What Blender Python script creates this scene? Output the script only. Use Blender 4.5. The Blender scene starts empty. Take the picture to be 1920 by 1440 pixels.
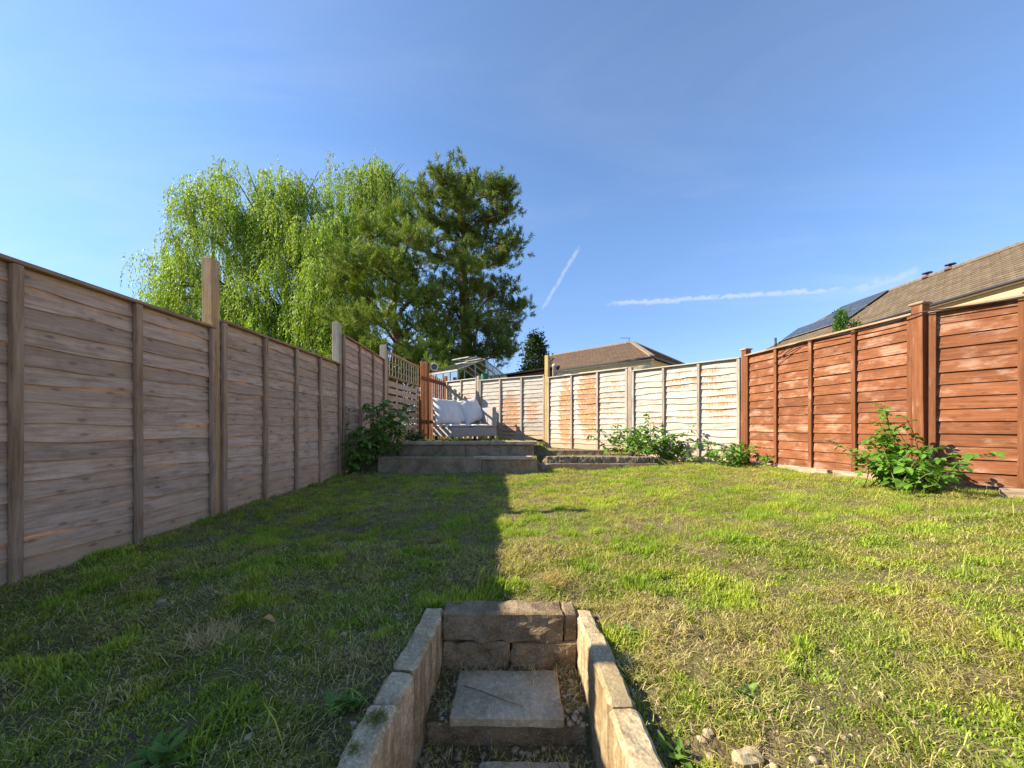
import bpy, bmesh, math, random
import numpy as np
from mathutils import Vector, Matrix, Euler, noise as mnoise

scene = bpy.context.scene
col = scene.collection
F_PX, CX, HY = 690.0, 960.0, 800.0           # focal length and horizon read from the photograph


def at(px, py, Y):                            # direction of a photo pixel taken to depth Y
    return Vector(((px - CX) / F_PX * Y, Y, (HY - py) / F_PX * Y))


# ------------------------------------------------------------------ camera
cam_d = bpy.data.cameras.new("camera")
cam = bpy.data.objects.new("camera", cam_d)
col.objects.link(cam)
cam_d.sensor_fit = 'HORIZONTAL'
cam_d.sensor_width = 36.0
cam_d.lens = F_PX / 1920 * 36.0
cam_d.shift_y = 80 / 1920
cam_d.clip_start = 0.02
cam_d.clip_end = 3000
cam.location = (0, 0, 0)
cam.rotation_euler = (math.radians(90), 0, 0)
scene.camera = cam

# ------------------------------------------------------------------ light
SUN_EL = math.radians(34.0)
SUN_SKEW = 0.045
SUN_AZ = math.atan2(-1.0, -SUN_SKEW)          # compass angle from +Y towards +X
to_sun = Vector((math.sin(SUN_AZ) * math.cos(SUN_EL), math.cos(SUN_AZ) * math.cos(SUN_EL), math.sin(SUN_EL)))
SUN_STRENGTH, SKY_STRENGTH, EXPOSURE = 4.8, 0.12, 1.32


class NT:
    """Small helper that writes node trees."""
    def __init__(self, tree):
        self.t = tree

    def n(self, kind, ins=None, **props):
        nd = self.t.nodes.new(kind)
        for k, v in props.items():
            setattr(nd, k, v)
        for k, v in (ins or {}).items():
            self.put(nd.inputs[k], v)
        return nd

    def put(self, sock, v):
        if isinstance(v, bpy.types.NodeSocket):
            self.t.links.new(v, sock)
        else:
            if hasattr(sock.default_value, '__len__') and not isinstance(v, str):
                v = tuple(v)
                if len(sock.default_value) == 4 and len(v) == 3:
                    v = v + (1.0,)
            sock.default_value = v

    def math(self, op, a, b=None, c=None, clamp=False):
        nd = self.n('ShaderNodeMath', operation=op, use_clamp=clamp)
        for i, v in enumerate((a, b, c)):
            if v is not None:
                self.put(nd.inputs[i], v)
        return nd.outputs[0]

    def vmath(self, op, a, b=None):
        nd = self.n('ShaderNodeVectorMath', operation=op)
        self.put(nd.inputs[0], a)
        if b is not None:
            self.put(nd.inputs[1], b)
        return nd.outputs['Value'] if op in ('DOT_PRODUCT', 'LENGTH', 'DISTANCE') else nd.outputs[0]

    def mix(self, f, a, b, blend='MIX'):
        nd = self.n('ShaderNodeMix', data_type='RGBA', blend_type=blend)
        self.put(nd.inputs[0], f)
        self.put(nd.inputs[6], a)
        self.put(nd.inputs[7], b)
        return nd.outputs[2]

    def ramp(self, f, stops):
        nd = self.n('ShaderNodeValToRGB')
        self.put(nd.inputs[0], f)
        els = nd.color_ramp.elements
        while len(els) < len(stops):
            els.new(0.5)
        for e, (p, c) in zip(els, stops):
            e.position = p
            if not hasattr(c, '__len__'):
                c = (c, c, c)
            e.color = (c[0], c[1], c[2], 1)
        return nd.outputs[0]

    def smooth(self, v, a, b):
        nd = self.n('ShaderNodeMapRange', interpolation_type='SMOOTHSTEP', clamp=True)
        self.put(nd.inputs[0], v)
        nd.inputs[1].default_value = a
        nd.inputs[2].default_value = b
        nd.inputs[3].default_value = 0
        nd.inputs[4].default_value = 1
        return nd.outputs[0]

    def mapping(self, v, scale=(1, 1, 1), loc=(0, 0, 0), rot=(0, 0, 0)):
        nd = self.n('ShaderNodeMapping')
        self.put(nd.inputs['Vector'], v)
        nd.inputs['Scale'].default_value = scale
        nd.inputs['Location'].default_value = loc
        nd.inputs['Rotation'].default_value = rot
        return nd.outputs[0]

    def noise(self, v, scale, detail=4, rough=0.55, dist=0.0):
        nd = self.n('ShaderNodeTexNoise', {'Scale': scale, 'Detail': detail, 'Roughness': rough, 'Distortion': dist})
        if v is not None:
            self.put(nd.inputs['Vector'], v)
        return nd.outputs[0]


world = bpy.data.worlds.new("World")
scene.world = world
world.use_nodes = True
wt = NT(world.node_tree)
world.node_tree.nodes.clear()
sky = wt.n('ShaderNodeTexSky', sky_type='NISHITA', sun_disc=False, sun_elevation=SUN_EL,
           sun_rotation=SUN_AZ % (2 * math.pi), altitude=60, air_density=0.80, dust_density=0.1, ozone_density=1.6)
wdir = wt.n('ShaderNodeTexCoord').outputs['Generated']
# thin cirrus: streaks on a flat layer overhead, thicker low down
sep = wt.n('ShaderNodeSeparateXYZ', {0: wdir})
dz = wt.math('MAXIMUM', sep.outputs[2], 0.03)
# clear, dry air: less glow low down all round than the standard sky, a little less red
sky_col = wt.mix(1.0, sky.outputs[0], (0.84, 0.95, 1.03), 'MULTIPLY')
sky_col = wt.mix(wt.smooth(sep.outputs[2], 0.55, 0.0), sky_col, wt.mix(1.0, sky_col, (0.66, 0.62, 0.66), 'MULTIPLY'))
plane = wt.n('ShaderNodeCombineXYZ', {0: wt.math('DIVIDE', sep.outputs[0], dz), 1: wt.math('DIVIDE', sep.outputs[1], dz), 2: 0.0}).outputs[0]
c1 = wt.noise(wt.mapping(plane, (0.5, 1.1, 1), (3.2, 1.4, 0), (0, 0, 0.5)), 1.0, 8, 0.62, 0.9)
c2 = wt.noise(wt.mapping(plane, (0.16, 0.2, 1), (1.3, 5.1, 0)), 1.0, 3, 0.5, 0.3)
cm = wt.math('MULTIPLY', wt.smooth(c1, 0.38, 0.76), wt.smooth(c2, 0.38, 0.62))
lowc = wt.smooth(sep.outputs[2], 0.34, 0.10)
cm = wt.math('MULTIPLY', cm, wt.math('ADD', wt.math('MULTIPLY', lowc, 0.75), 0.22), clamp=True)


def contrail(a, b, width, strength, seed, fluff):
    da, db = at(a[0], a[1], 1).normalized(), at(b[0], b[1], 1).normalized()
    nrm = da.cross(db).normalized()
    mid = (da + db) / 2
    half = (db - da).length / 2
    tan = (db - da).normalized()
    nz = wt.noise(wt.mapping(wdir, (1, 1, 1), (seed, 0, 0)), 80, 3, 0.5)
    nz2 = wt.noise(wt.mapping(wdir, (1, 1, 1), (seed * 2, 0, 1)), 26, 3, 0.5)
    s = wt.vmath('DOT_PRODUCT', wdir, tuple(nrm))
    s = wt.math('ADD', s, wt.math('MULTIPLY', wt.math('SUBTRACT', nz, 0.5), fluff))
    s = wt.math('ADD', s, wt.math('MULTIPLY', wt.math('SUBTRACT', nz2, 0.5), fluff * 0.8))
    l = wt.math('DIVIDE', wt.vmath('DOT_PRODUCT', wt.vmath('SUBTRACT', wdir, tuple(mid)), tuple(tan)), half)
    cross = wt.smooth(wt.math('ABSOLUTE', s), width, width * 0.1)
    ends = wt.smooth(wt.math('ABSOLUTE', l), 1.05, 0.75)
    m = wt.math('MULTIPLY', cross, ends)
    m = wt.math('MULTIPLY', m, wt.smooth(nz, 0.1, 0.55))
    return wt.math('MULTIPLY', m, strength)


for c in (contrail((1016, 582), (1088, 460), 0.0065, 0.36, 3, 0.008),
          contrail((1132, 571), (1602, 541), 0.0080, 0.5, 7, 0.015),
          contrail((1594, 548), (1728, 508), 0.013, 0.34, 11, 0.02)):
    cm = wt.math('MAXIMUM', cm, c)
sky_col = wt.mix(cm, sky_col, (2.9, 3.1, 3.5))
bg = wt.n('ShaderNodeBackground', {'Color': sky_col, 'Strength': SKY_STRENGTH})
wt.t.links.new(bg.outputs[0], wt.n('ShaderNodeOutputWorld').inputs[0])

sun_d = bpy.data.lights.new("sun", 'SUN')
sun_d.energy = SUN_STRENGTH
sun_d.angle = math.radians(0.5)
sun_d.color = (1.0, 0.88, 0.68)
sun = bpy.data.objects.new("sun", sun_d)
col.objects.link(sun)
sun.rotation_euler = to_sun.to_track_quat('Z', 'Y').to_euler()
sun.location = to_sun * 40

scene.view_settings.view_transform = 'Standard'
scene.view_settings.look = 'None'
scene.view_settings.gamma = 1
scene.view_settings.use_curve_mapping = False
scene.view_settings.exposure = EXPOSURE


# ================================================================== materials
def new_mat(name):
    m = bpy.data.materials.new(name)
    m.use_nodes = True
    t = NT(m.node_tree)
    b = m.node_tree.nodes['Principled BSDF']
    b.inputs['Specular IOR Level'].default_value = 0.3
    return m, t, b


def bump(t, b, h, strength=0.4, dist=0.01):
    nd = t.n('ShaderNodeBump', {'Height': h, 'Strength': strength, 'Distance': dist})
    t.t.links.new(nd.outputs[0], b.inputs['Normal'])


def wood(name, dark, base, light, axis='X', worn=None, worn_amt=0.5, worn_edges=(0.52, 0.68), knots=0.5, var=0.3, rough=0.85,
         stains=None, exp=0.1, zb=0.03, worn_scale=2.2, splash=None):
    m, t, b = new_mat(name)
    oc = t.n('ShaderNodeTexCoord').outputs['Object']
    rnd = t.n('ShaderNodeObjectInfo').outputs['Random']
    off = t.n('ShaderNodeCombineXYZ', {0: t.math('MULTIPLY', rnd, 31.0), 1: t.math('MULTIPLY', rnd, 17.0), 2: t.math('MULTIPLY', rnd, 53.0)}).outputs[0]
    v = t.vmath('ADD', oc, off)
    sc = {'X': (2.0, 10, 24), 'Z': (16, 16, 1.0), 'Y': (14, 1, 14)}[axis]
    g = t.noise(t.mapping(v, sc), 2.6, 7, 0.68, 0.25)
    sc2 = {'X': (3, 60, 130), 'Z': (110, 110, 4), 'Y': (100, 4, 100)}[axis]
    fine = t.noise(t.mapping(v, sc2), 1.0, 4, 0.6)
    c = t.ramp(g, [(0.30, dark), (0.5, base), (0.72, light)])
    c = t.mix(t.math('MULTIPLY', t.smooth(fine, 0.45, 0.7), 0.35), c, dark)
    wb = t.noise(t.mapping(v, (1.0, 1.0, 1.6) if axis == 'X' else (1, 1, 1)), 7.0, 6, 0.7)
    c = t.mix(t.math('MULTIPLY', t.smooth(wb, 0.48, 0.72), 0.4), c, tuple(x * 0.6 for x in dark))
    if worn is not None:
        p = t.noise(t.mapping(v, {'X': (1.3, 1, 2.4), 'Z': (2.5, 2.5, 1), 'Y': (2, 1, 2)}[axis]), worn_scale, 6, 0.65)
        pm = t.math('MULTIPLY', t.smooth(p, *worn_edges), worn_amt)
        pm = t.math('MULTIPLY', pm, t.math('ADD', t.smooth(fine, 0.62, 0.38), 0.35), clamp=True)
        c = t.mix(pm, c, worn)
    if splash:
        # ground splash: the lowest boards are tanned by soil and damp
        zz = t.n('ShaderNodeSeparateXYZ', {0: oc}).outputs[2]
        zz = t.math('ADD', zz, t.math('MULTIPLY', t.math('SUBTRACT', t.noise(t.mapping(oc, (2, 1, 3)), 2.0, 5, 0.6), 0.5), 0.5))
        c = t.mix(t.math('MULTIPLY', t.smooth(zz, 0.36, 0.05), 0.6), c, splash)
    if knots:
        if axis == 'X':
            sv = t.n('ShaderNodeSeparateXYZ', {0: v})
            kv = t.n('ShaderNodeCombineXYZ', {0: t.math('MULTIPLY', sv.outputs[0], 3.4), 1: t.math('MULTIPLY', sv.outputs[2], 8.5), 2: 0.0}).outputs[0]
            vo = t.n('ShaderNodeTexVoronoi', {'Vector': kv, 'Scale': 1.0, 'Randomness': 1.0}, voronoi_dimensions='2D')
        else:
            vo = t.n('ShaderNodeTexVoronoi', {'Vector': t.mapping(v, {'Z': (8, 8, 2.4), 'Y': (8, 2.4, 8)}[axis]), 'Scale': 1.0, 'Randomness': 1.0})
        kd = t.math('ADD', vo.outputs['Distance'], t.math('MULTIPLY', t.math('SUBTRACT', fine, 0.5), 0.12))
        km = t.smooth(kd, 0.10, 0.03)
        halo = t.math('MULTIPLY', t.smooth(kd, 0.34, 0.12), knots * 0.3)
        c = t.mix(halo, c, tuple(x * 0.8 for x in dark))
        c = t.mix(t.math('MULTIPLY', km, knots), c, tuple(x * 0.35 for x in dark))
    if stains:
        # rust-coloured drips that seep out under each board and run down its face
        sx = t.n('ShaderNodeSeparateXYZ', {0: oc})
        X, Z = sx.outputs[0], sx.outputs[2]
        zi = t.math('DIVIDE', t.math('SUBTRACT', Z, zb), exp)
        fr = t.math('SUBTRACT', 1.0, t.math('FRACT', zi))
        idx = t.math('FLOOR', zi)
        field = None
        for (sxc, szc, rx, rz, k) in stains:
            ex = t.math('DIVIDE', t.math('SUBTRACT', X, sxc), rx)
            ez = t.math('DIVIDE', t.math('SUBTRACT', Z, szc), rz)
            d = t.math('ADD', t.math('MULTIPLY', ex, ex), t.math('MULTIPLY', ez, ez))
            f = t.math('MULTIPLY', t.smooth(d, 1.5, 0.2), k)
            field = f if field is None else t.math('MAXIMUM', field, f)
        q = t.n('ShaderNodeCombineXYZ', {0: t.math('MULTIPLY', X, 75.0), 1: t.math('MULTIPLY', idx, 7.3), 2: 0.0}).outputs[0]
        dn = t.noise(q, 1.0, 2, 0.5)
        q2 = t.n('ShaderNodeCombineXYZ', {0: t.math('MULTIPLY', X, 6.0), 1: t.math('MULTIPLY', idx, 3.1), 2: 0.0}).outputs[0]
        dn2 = t.noise(q2, 1.0, 3, 0.6)
        field = t.math('ADD', field, t.math('MULTIPLY', t.math('SUBTRACT', dn2, 0.55), 1.1))
        ln = t.math('MULTIPLY', t.math('ADD', field, t.math('MULTIPLY', t.math('SUBTRACT', dn, 0.5), 1.7)), 1.15)
        dm = t.smooth(t.math('SUBTRACT', ln, fr), -0.02, 0.22)
        dm = t.math('MULTIPLY', dm, t.smooth(field, 0.0, 0.35))
        blot = t.noise(t.mapping(oc, (60, 1, 9)), 1.0, 4, 0.6)
        dm = t.math('MULTIPLY', dm, t.math('ADD', t.math('MULTIPLY', t.smooth(blot, 0.28, 0.58), 0.75), 0.25))
        c = t.mix(t.math('MULTIPLY', dm, 0.9), c, t.ramp(dn2, [(0.3, (0.28, 0.09, 0.015)), (0.65, (0.42, 0.185, 0.042))]))
    hs = t.n('ShaderNodeHueSaturation', {'Color': c, 'Value': t.math('ADD', t.math('MULTIPLY', rnd, var), 1.0 - var / 2)})
    t.t.links.new(hs.outputs[0], b.inputs['Base Color'])
    b.inputs['Roughness'].default_value = rough
    b.inputs['Specular IOR Level'].default_value = 0.2
    bump(t, b, t.math('ADD', g, t.math('MULTIPLY', fine, 0.6)), 0.5, 0.004)
    return m


def stone(name, c0, c1, c2, scale=9, moss=None, bstr=0.6, bdist=0.006, rough=0.92, speck=0.3, streak=None):
    m, t, b = new_mat(name)
    oc = t.n('ShaderNodeTexCoord').outputs['Object']
    rnd = t.n('ShaderNodeObjectInfo').outputs['Random']
    v = t.vmath('ADD', oc, t.n('ShaderNodeCombineXYZ', {0: t.math('MULTIPLY', rnd, 9.0), 1: rnd, 2: t.math('MULTIPLY', rnd, 23.0)}).outputs[0])
    n1 = t.noise(v, scale, 6, 0.65)
    n2 = t.noise(v, scale * 12, 4, 0.6)
    n3 = t.noise(v, scale * 0.35, 3, 0.5)
    c = t.ramp(n1, [(0.3, c0), (0.52, c1), (0.75, c2)])
    c = t.mix(t.math('MULTIPLY', t.smooth(n2, 0.5, 0.72), speck), c, tuple(min(1, x * 1.8) for x in c2))
    c = t.mix(t.math('MULTIPLY', t.smooth(n2, 0.48, 0.28), speck), c, tuple(x * 0.4 for x in c0))
    if moss:
        c = t.mix(t.math('MULTIPLY', t.smooth(n3, 0.5, 0.68), 0.6), c, moss)
    if streak:
        # rusty damp runs down the upright faces
        nz = t.math('ABSOLUTE', t.n('ShaderNodeSeparateXYZ', {0: t.n('ShaderNodeTexCoord').outputs['Normal']}).outputs[2])
        sn = t.noise(t.mapping(v, (26, 26, 2.5)), 1.0, 5, 0.6)
        c = t.mix(t.math('MULTIPLY', t.math('MULTIPLY', t.smooth(sn, 0.38, 0.62), t.smooth(nz, 0.6, 0.2)), 0.75), c, streak)
    hs = t.n('ShaderNodeHueSaturation', {'Color': c, 'Value': t.math('ADD', t.math('MULTIPLY', rnd, 0.3), 0.85)})
    t.t.links.new(hs.outputs[0], b.inputs['Base Color'])
    b.inputs['Roughness'].default_value = rough
    bump(t, b, t.math('ADD', n1, t.math('MULTIPLY', n2, 0.5)), bstr, bdist)
    return m


def plain(name, c, rough=0.6, metal=0.0, var=0.08, nscale=8):
    m, t, b = new_mat(name)
    oc = t.n('ShaderNodeTexCoord').outputs['Object']
    n1 = t.noise(oc, nscale, 5, 0.6)
    t.t.links.new(t.ramp(n1, [(0.3, tuple(x * (1 - var * 2) for x in c)), (0.7, tuple(min(1, x * (1 + var * 2)) for x in c))]), b.inputs['Base Color'])
    b.inputs['Roughness'].default_value = rough
    b.inputs['Metallic'].default_value = metal
    return m


def leafy(name, c0, c1, trans=0.35, rough=0.5, use_attr=False, spec=0.3):
    """Leaf surface: colour varies per object (or per blade by attribute), part of the light passes through."""
    m, t, b = new_mat(name)
    if use_attr:
        c = t.n('ShaderNodeAttribute', attribute_name='Col').outputs['Color']
    else:
        rnd = t.n('ShaderNodeObjectInfo').outputs['Random']
        c = t.ramp(rnd, [(0.0, c0), (1.0, c1)])
        oc = t.n('ShaderNodeTexCoord').outputs['Object']
        c = t.mix(t.math('MULTIPLY', t.smooth(t.noise(oc, 30, 3), 0.45, 0.7), 0.3), c, tuple(x * 0.6 for x in c0))
    t.put(b.inputs['Base Color'], c)
    b.inputs['Roughness'].default_value = rough
    b.inputs['Specular IOR Level'].default_value = spec
    tr = t.n('ShaderNodeBsdfTranslucent', {'Color': t.mix(1.0, c, (1.3, 1.25, 0.5), 'MULTIPLY')})
    ms = t.n('ShaderNodeMixShader', {0: trans})
    t.t.links.new(b.outputs[0], ms.inputs[1])
    t.t.links.new(tr.outputs[0], ms.inputs[2])
    out = [n for n in t.t.nodes if n.type == 'OUTPUT_MATERIAL'][0]
    t.t.links.new(ms.outputs[0], out.inputs[0])
    return m


M = {}
M['grey_slat'] = wood('grey_slat_wood', (0.31, 0.205, 0.14), (0.50, 0.35, 0.255), (0.63, 0.465, 0.35), worn=(0.47, 0.30, 0.18), worn_amt=0.6, knots=0.55, var=0.34, splash=(0.55, 0.36, 0.21))
M['grey_batten'] = wood('grey_batten_wood', (0.20, 0.12, 0.07), (0.36, 0.235, 0.15), (0.52, 0.37, 0.26), axis='Z', worn=(0.34, 0.27, 0.22), worn_amt=0.5, knots=0.3)
M['grey_rail'] = wood('grey_rail_wood', (0.20, 0.12, 0.07), (0.36, 0.235, 0.15), (0.52, 0.37, 0.26), axis='X', knots=0.3)
M['tan_post'] = wood('tan_post_wood', (0.28, 0.165, 0.07), (0.44, 0.28, 0.13), (0.58, 0.40, 0.22), axis='Z', worn=(0.36, 0.30, 0.23), worn_amt=0.5, knots=0.4)
M['pale_post'] = wood('pale_post_wood', (0.30, 0.25, 0.18), (0.42, 0.36, 0.28), (0.55, 0.48, 0.38), axis='Z', knots=0.3)
M['yellow_post'] = wood('yellow_post_wood', (0.32, 0.21, 0.07), (0.44, 0.31, 0.12), (0.54, 0.40, 0.18), axis='Z', knots=0.3)
M['white_batten'] = wood('white_batten_wood', (0.22, 0.18, 0.14), (0.34, 0.285, 0.23), (0.50, 0.44, 0.37), axis='Z', knots=0.2)
M['white_rail'] = wood('white_rail_wood', (0.38, 0.33, 0.27), (0.49, 0.44, 0.375), (0.57, 0.52, 0.455), axis='X', knots=0.2)
M['brown_slat'] = wood('brown_slat_wood', (0.135, 0.046, 0.019), (0.21, 0.078, 0.034), (0.27, 0.115, 0.056), worn=(0.38, 0.225, 0.155), worn_amt=0.8, worn_edges=(0.47, 0.66), knots=0.4, var=0.32, worn_scale=3.0)
M['brown_batten'] = wood('brown_batten_wood', (0.12, 0.042, 0.018), (0.185, 0.07, 0.03), (0.25, 0.105, 0.05), axis='Z', worn=(0.36, 0.21, 0.13), worn_amt=0.8, worn_edges=(0.54, 0.70), knots=0.4)
M['brown_rail'] = wood('brown_rail_wood', (0.26, 0.15, 0.09), (0.42, 0.27, 0.175), (0.55, 0.40, 0.28), axis='X', knots=0.2)
M['orange_picket'] = wood('orange_picket_wood', (0.24, 0.085, 0.03), (0.40, 0.16, 0.06), (0.50, 0.23, 0.10), axis='Z', knots=0.2)
M['dark_picket'] = wood('dark_picket_wood', (0.11, 0.042, 0.018), (0.19, 0.075, 0.034), (0.26, 0.11, 0.05), axis='Z', knots=0.2)
M['black_post'] = wood('dark_stained_wood', (0.02, 0.016, 0.014), (0.035, 0.028, 0.025), (0.06, 0.05, 0.045), axis='Z', knots=0.1)
M['sleeper'] = stone('weathered_sleeper', (0.15, 0.10, 0.06), (0.29, 0.205, 0.13), (0.42, 0.315, 0.215), 7, moss=(0.12, 0.12, 0.06))
M['coping'] = stone('weathered_coping', (0.25, 0.185, 0.125), (0.40, 0.31, 0.22), (0.50, 0.405, 0.30), 8, moss=(0.16, 0.16, 0.09))
M['block'] = stone(streak=(0.22, 0.135, 0.055), name='buff_concrete_block', c0=(0.25, 0.175, 0.09), c1=(0.42, 0.325, 0.195), c2=(0.54, 0.44, 0.29), scale=9, moss=(0.25, 0.19, 0.09), bstr=0.8, speck=0.45)
M['riser'] = stone('rough_riser_block', (0.12, 0.082, 0.045), (0.25, 0.18, 0.105), (0.38, 0.29, 0.18), 12, bstr=1.0, bdist=0.012)
M['slab'] = stone('tread_slab_stone', (0.25, 0.195, 0.12), (0.41, 0.33, 0.215), (0.52, 0.43, 0.295), 6, bstr=0.35)
M['edging'] = stone('rough_edging_stone', (0.12, 0.09, 0.065), (0.22, 0.175, 0.13), (0.33, 0.28, 0.22), 14, bstr=1.0, bdist=0.012)
M['pebble'] = stone('pebble_stone', (0.20, 0.145, 0.085), (0.36, 0.28, 0.18), (0.54, 0.47, 0.36), 45, bstr=0.2, speck=0.15)
M['timber'] = wood('old_timber', (0.22, 0.15, 0.10), (0.36, 0.27, 0.19), (0.52, 0.42, 0.32), axis='X', worn=(0.6, 0.5, 0.4), worn_amt=0.5)
M['black'] = plain('black_plastic', (0.015, 0.015, 0.016), 0.5)
M['fascia'] = plain('dark_gutter', (0.035, 0.035, 0.038), 0.45)
M['alu'] = plain('aluminium_frame', (0.30, 0.30, 0.29), 0.5, 0.3)
M['render_cream'] = plain('cream_render', (0.56, 0.49, 0.33), 0.9, 0, 0.04, 3)
M['white_paint'] = plain('white_paint', (0.75, 0.75, 0.73), 0.5)
M['red_paint'] = plain('red_paint', (0.30, 0.03, 0.03), 0.5)
M['dark_glass'] = plain('dark_window_glass', (0.03, 0.035, 0.04), 0.08)
M['felt'] = plain('dark_roof_felt', (0.045, 0.033, 0.035), 0.8, 0, 0.2, 3)
M['shed'] = wood('shed_wood', (0.09, 0.035, 0.02), (0.14, 0.06, 0.035), (0.2, 0.09, 0.05), axis='X')
M['lamp_rim'] = plain('cream_rim', (0.62, 0.58, 0.46), 0.5)
M['lamp_face'] = plain('grey_disc', (0.10, 0.105, 0.115), 0.4)
M['green_plastic'] = plain('green_plastic', (0.02, 0.16, 0.09), 0.5)
M['chimney'] = plain('chimney_clay', (0.13, 0.06, 0.04), 0.85)
M['bark'] = stone('pine_bark', (0.10, 0.055, 0.035), (0.20, 0.115, 0.07), (0.30, 0.19, 0.12), 5, bstr=0.8, bdist=0.03)
M['wbark'] = stone('willow_bark', (0.06, 0.05, 0.035), (0.11, 0.09, 0.065), (0.17, 0.14, 0.10), 5, bstr=0.8, bdist=0.03)
M['cane'] = plain('bramble_cane', (0.14, 0.14, 0.045), 0.6, 0, 0.25)
M['bramble'] = leafy('bramble_leaf', (0.085, 0.20, 0.022), (0.17, 0.34, 0.045), 0.32, 0.45)
M['bramble_dark'] = leafy('bramble_leaf_deep', (0.085, 0.18, 0.035), (0.17, 0.29, 0.06), 0.32, 0.5)
M['shrub'] = leafy('shrub_leaf', (0.05, 0.11, 0.022), (0.10, 0.19, 0.035), 0.3, 0.45)
M['weed'] = leafy('weed_leaf', (0.10, 0.20, 0.03), (0.17, 0.28, 0.05), 0.3, 0.5)
M['grass'] = leafy('grass_blades', None, None, 0.38, 0.6, use_attr=True, spec=0.2)
M['tree_leaf'] = leafy('tree_leaves', None, None, 0.35, 0.55, use_attr=True, spec=0.25)
M['needle'] = leafy('pine_needles', None, None, 0.20, 0.6, use_attr=True, spec=0.2)


def glass_mat():
    m, t, b = new_mat('greenhouse_glass')
    t.t.nodes.remove(b)
    tr = t.n('ShaderNodeBsdfTransparent', {'Color': (0.86, 0.9, 0.88)})
    gl = t.n('ShaderNodeBsdfGlossy', {'Color': (0.9, 0.9, 0.9), 'Roughness': 0.05})
    fr = t.n('ShaderNodeFresnel', {'IOR': 1.5})
    ms = t.n('ShaderNodeMixShader', {0: t.math('MULTIPLY', fr.outputs[0], 0.3)})
    t.t.links.new(tr.outputs[0], ms.inputs[1])
    t.t.links.new(gl.outputs[0], ms.inputs[2])
    out = [n for n in t.t.nodes if n.type == 'OUTPUT_MATERIAL'][0]
    t.t.links.new(ms.outputs[0], out.inputs[0])
    return m


M['glass'] = glass_mat()


def tile_mat(name, c0, c1, c2):
    m, t, b = new_mat(name)
    uv = t.n('ShaderNodeUVMap', uv_map='UVMap').outputs[0]
    br = t.n('ShaderNodeTexBrick', {'Vector': uv, 'Color1': c0, 'Color2': c1, 'Mortar': tuple(x * 0.35 for x in c0), 'Scale': 1.0,
                                    'Mortar Size': 0.018, 'Bias': 0.0, 'Brick Width': 0.33, 'Row Height': 1.0}, offset=0.5)
    n = t.noise(t.n('ShaderNodeTexCoord').outputs['Object'], 0.9, 6, 0.65)
    c = t.mix(t.math('MULTIPLY', t.smooth(n, 0.4, 0.7), 0.6), br.outputs[0], c2)
    t.put(b.inputs['Base Color'], c)
    b.inputs['Roughness'].default_value = 0.9
    return m


M['tile_brown'] = tile_mat('brown_roof_tiles', (0.115, 0.075, 0.05), (0.175, 0.115, 0.078), (0.14, 0.10, 0.07))
M['tile_grey'] = tile_mat('grey_brown_roof_tiles', (0.115, 0.085, 0.055), (0.185, 0.14, 0.092), (0.16, 0.125, 0.085))


def brick_mat():
    m, t, b = new_mat('buff_brick')
    oc = t.n('ShaderNodeTexCoord').outputs['Object']
    br = t.n('ShaderNodeTexBrick', {'Vector': t.mapping(oc, (1, 1, 1), rot=(math.radians(90), 0, math.radians(90))), 'Color1': (0.46, 0.32, 0.16), 'Color2': (0.54, 0.41, 0.24),
                                    'Mortar': (0.55, 0.48, 0.38), 'Scale': 1.0, 'Mortar Size': 0.008, 'Brick Width': 0.225, 'Row Height': 0.075})
    n = t.noise(oc, 3, 4)
    t.put(b.inputs['Base Color'], t.mix(t.math('MULTIPLY', t.smooth(n, 0.45, 0.7), 0.3), br.outputs[0], (0.5, 0.33, 0.16)))
    b.inputs['Roughness'].default_value = 0.9
    return m


M['buff_brick'] = brick_mat()


def solar_mat():
    m, t, b = new_mat('solar_cells')
    uv = t.n('ShaderNodeUVMap', uv_map='UVMap').outputs[0]
    br = t.n('ShaderNodeTexBrick', {'Vector': uv, 'Color1': (0.012, 0.016, 0.032), 'Color2': (0.016, 0.02, 0.038), 'Mortar': (0.13, 0.14, 0.16), 'Scale': 1.0,
                                    'Mortar Size': 0.012, 'Brick Width': 0.166, 'Row Height': 0.166}, offset=0.0)
    t.put(b.inputs['Base Color'], br.outputs[0])
    b.inputs['Roughness'].default_value = 0.3
    b.inputs['Specular IOR Level'].default_value = 0.45
    return m


M['solar'] = solar_mat()


def rattan_mat():
    m, t, b = new_mat('grey_woven_rattan')
    oc = t.n('ShaderNodeTexCoord').outputs['Object']
    s = t.n('ShaderNodeSeparateXYZ', {0: oc})
    xy = t.math('ADD', s.outputs[0], s.outputs[1])
    a = t.math('SINE', t.math('MULTIPLY', xy, 95.0))
    c = t.math('SINE', t.math('MULTIPLY', s.outputs[2], 170.0))
    h = t.math('MULTIPLY', a, c)
    n = t.noise(oc, 40, 3)
    t.put(b.inputs['Base Color'], t.mix(t.smooth(h, -0.8, 0.6), (0.16, 0.145, 0.14), t.mix(n, (0.36, 0.335, 0.325), (0.46, 0.43, 0.41))))
    b.inputs['Roughness'].default_value = 0.6
    bump(t, b, h, 0.5, 0.004)
    return m


M['rattan'] = rattan_mat()


def fabric_mat():
    m, t, b = new_mat('pale_cushion_fabric')
    oc = t.n('ShaderNodeTexCoord').outputs['Object']
    n = t.noise(oc, 6, 5, 0.6)
    t.put(b.inputs['Base Color'], t.ramp(n, [(0.3, (0.60, 0.56, 0.53)), (0.7, (0.72, 0.685, 0.65))]))
    b.inputs['Roughness'].default_value = 0.95
    bump(t, b, t.math('ADD', t.noise(oc, 9, 4, 0.6), t.math('MULTIPLY', t.noise(oc, 300, 2), 0.1)), 0.5, 0.03)
    return m


M['fabric'] = fabric_mat()


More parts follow.
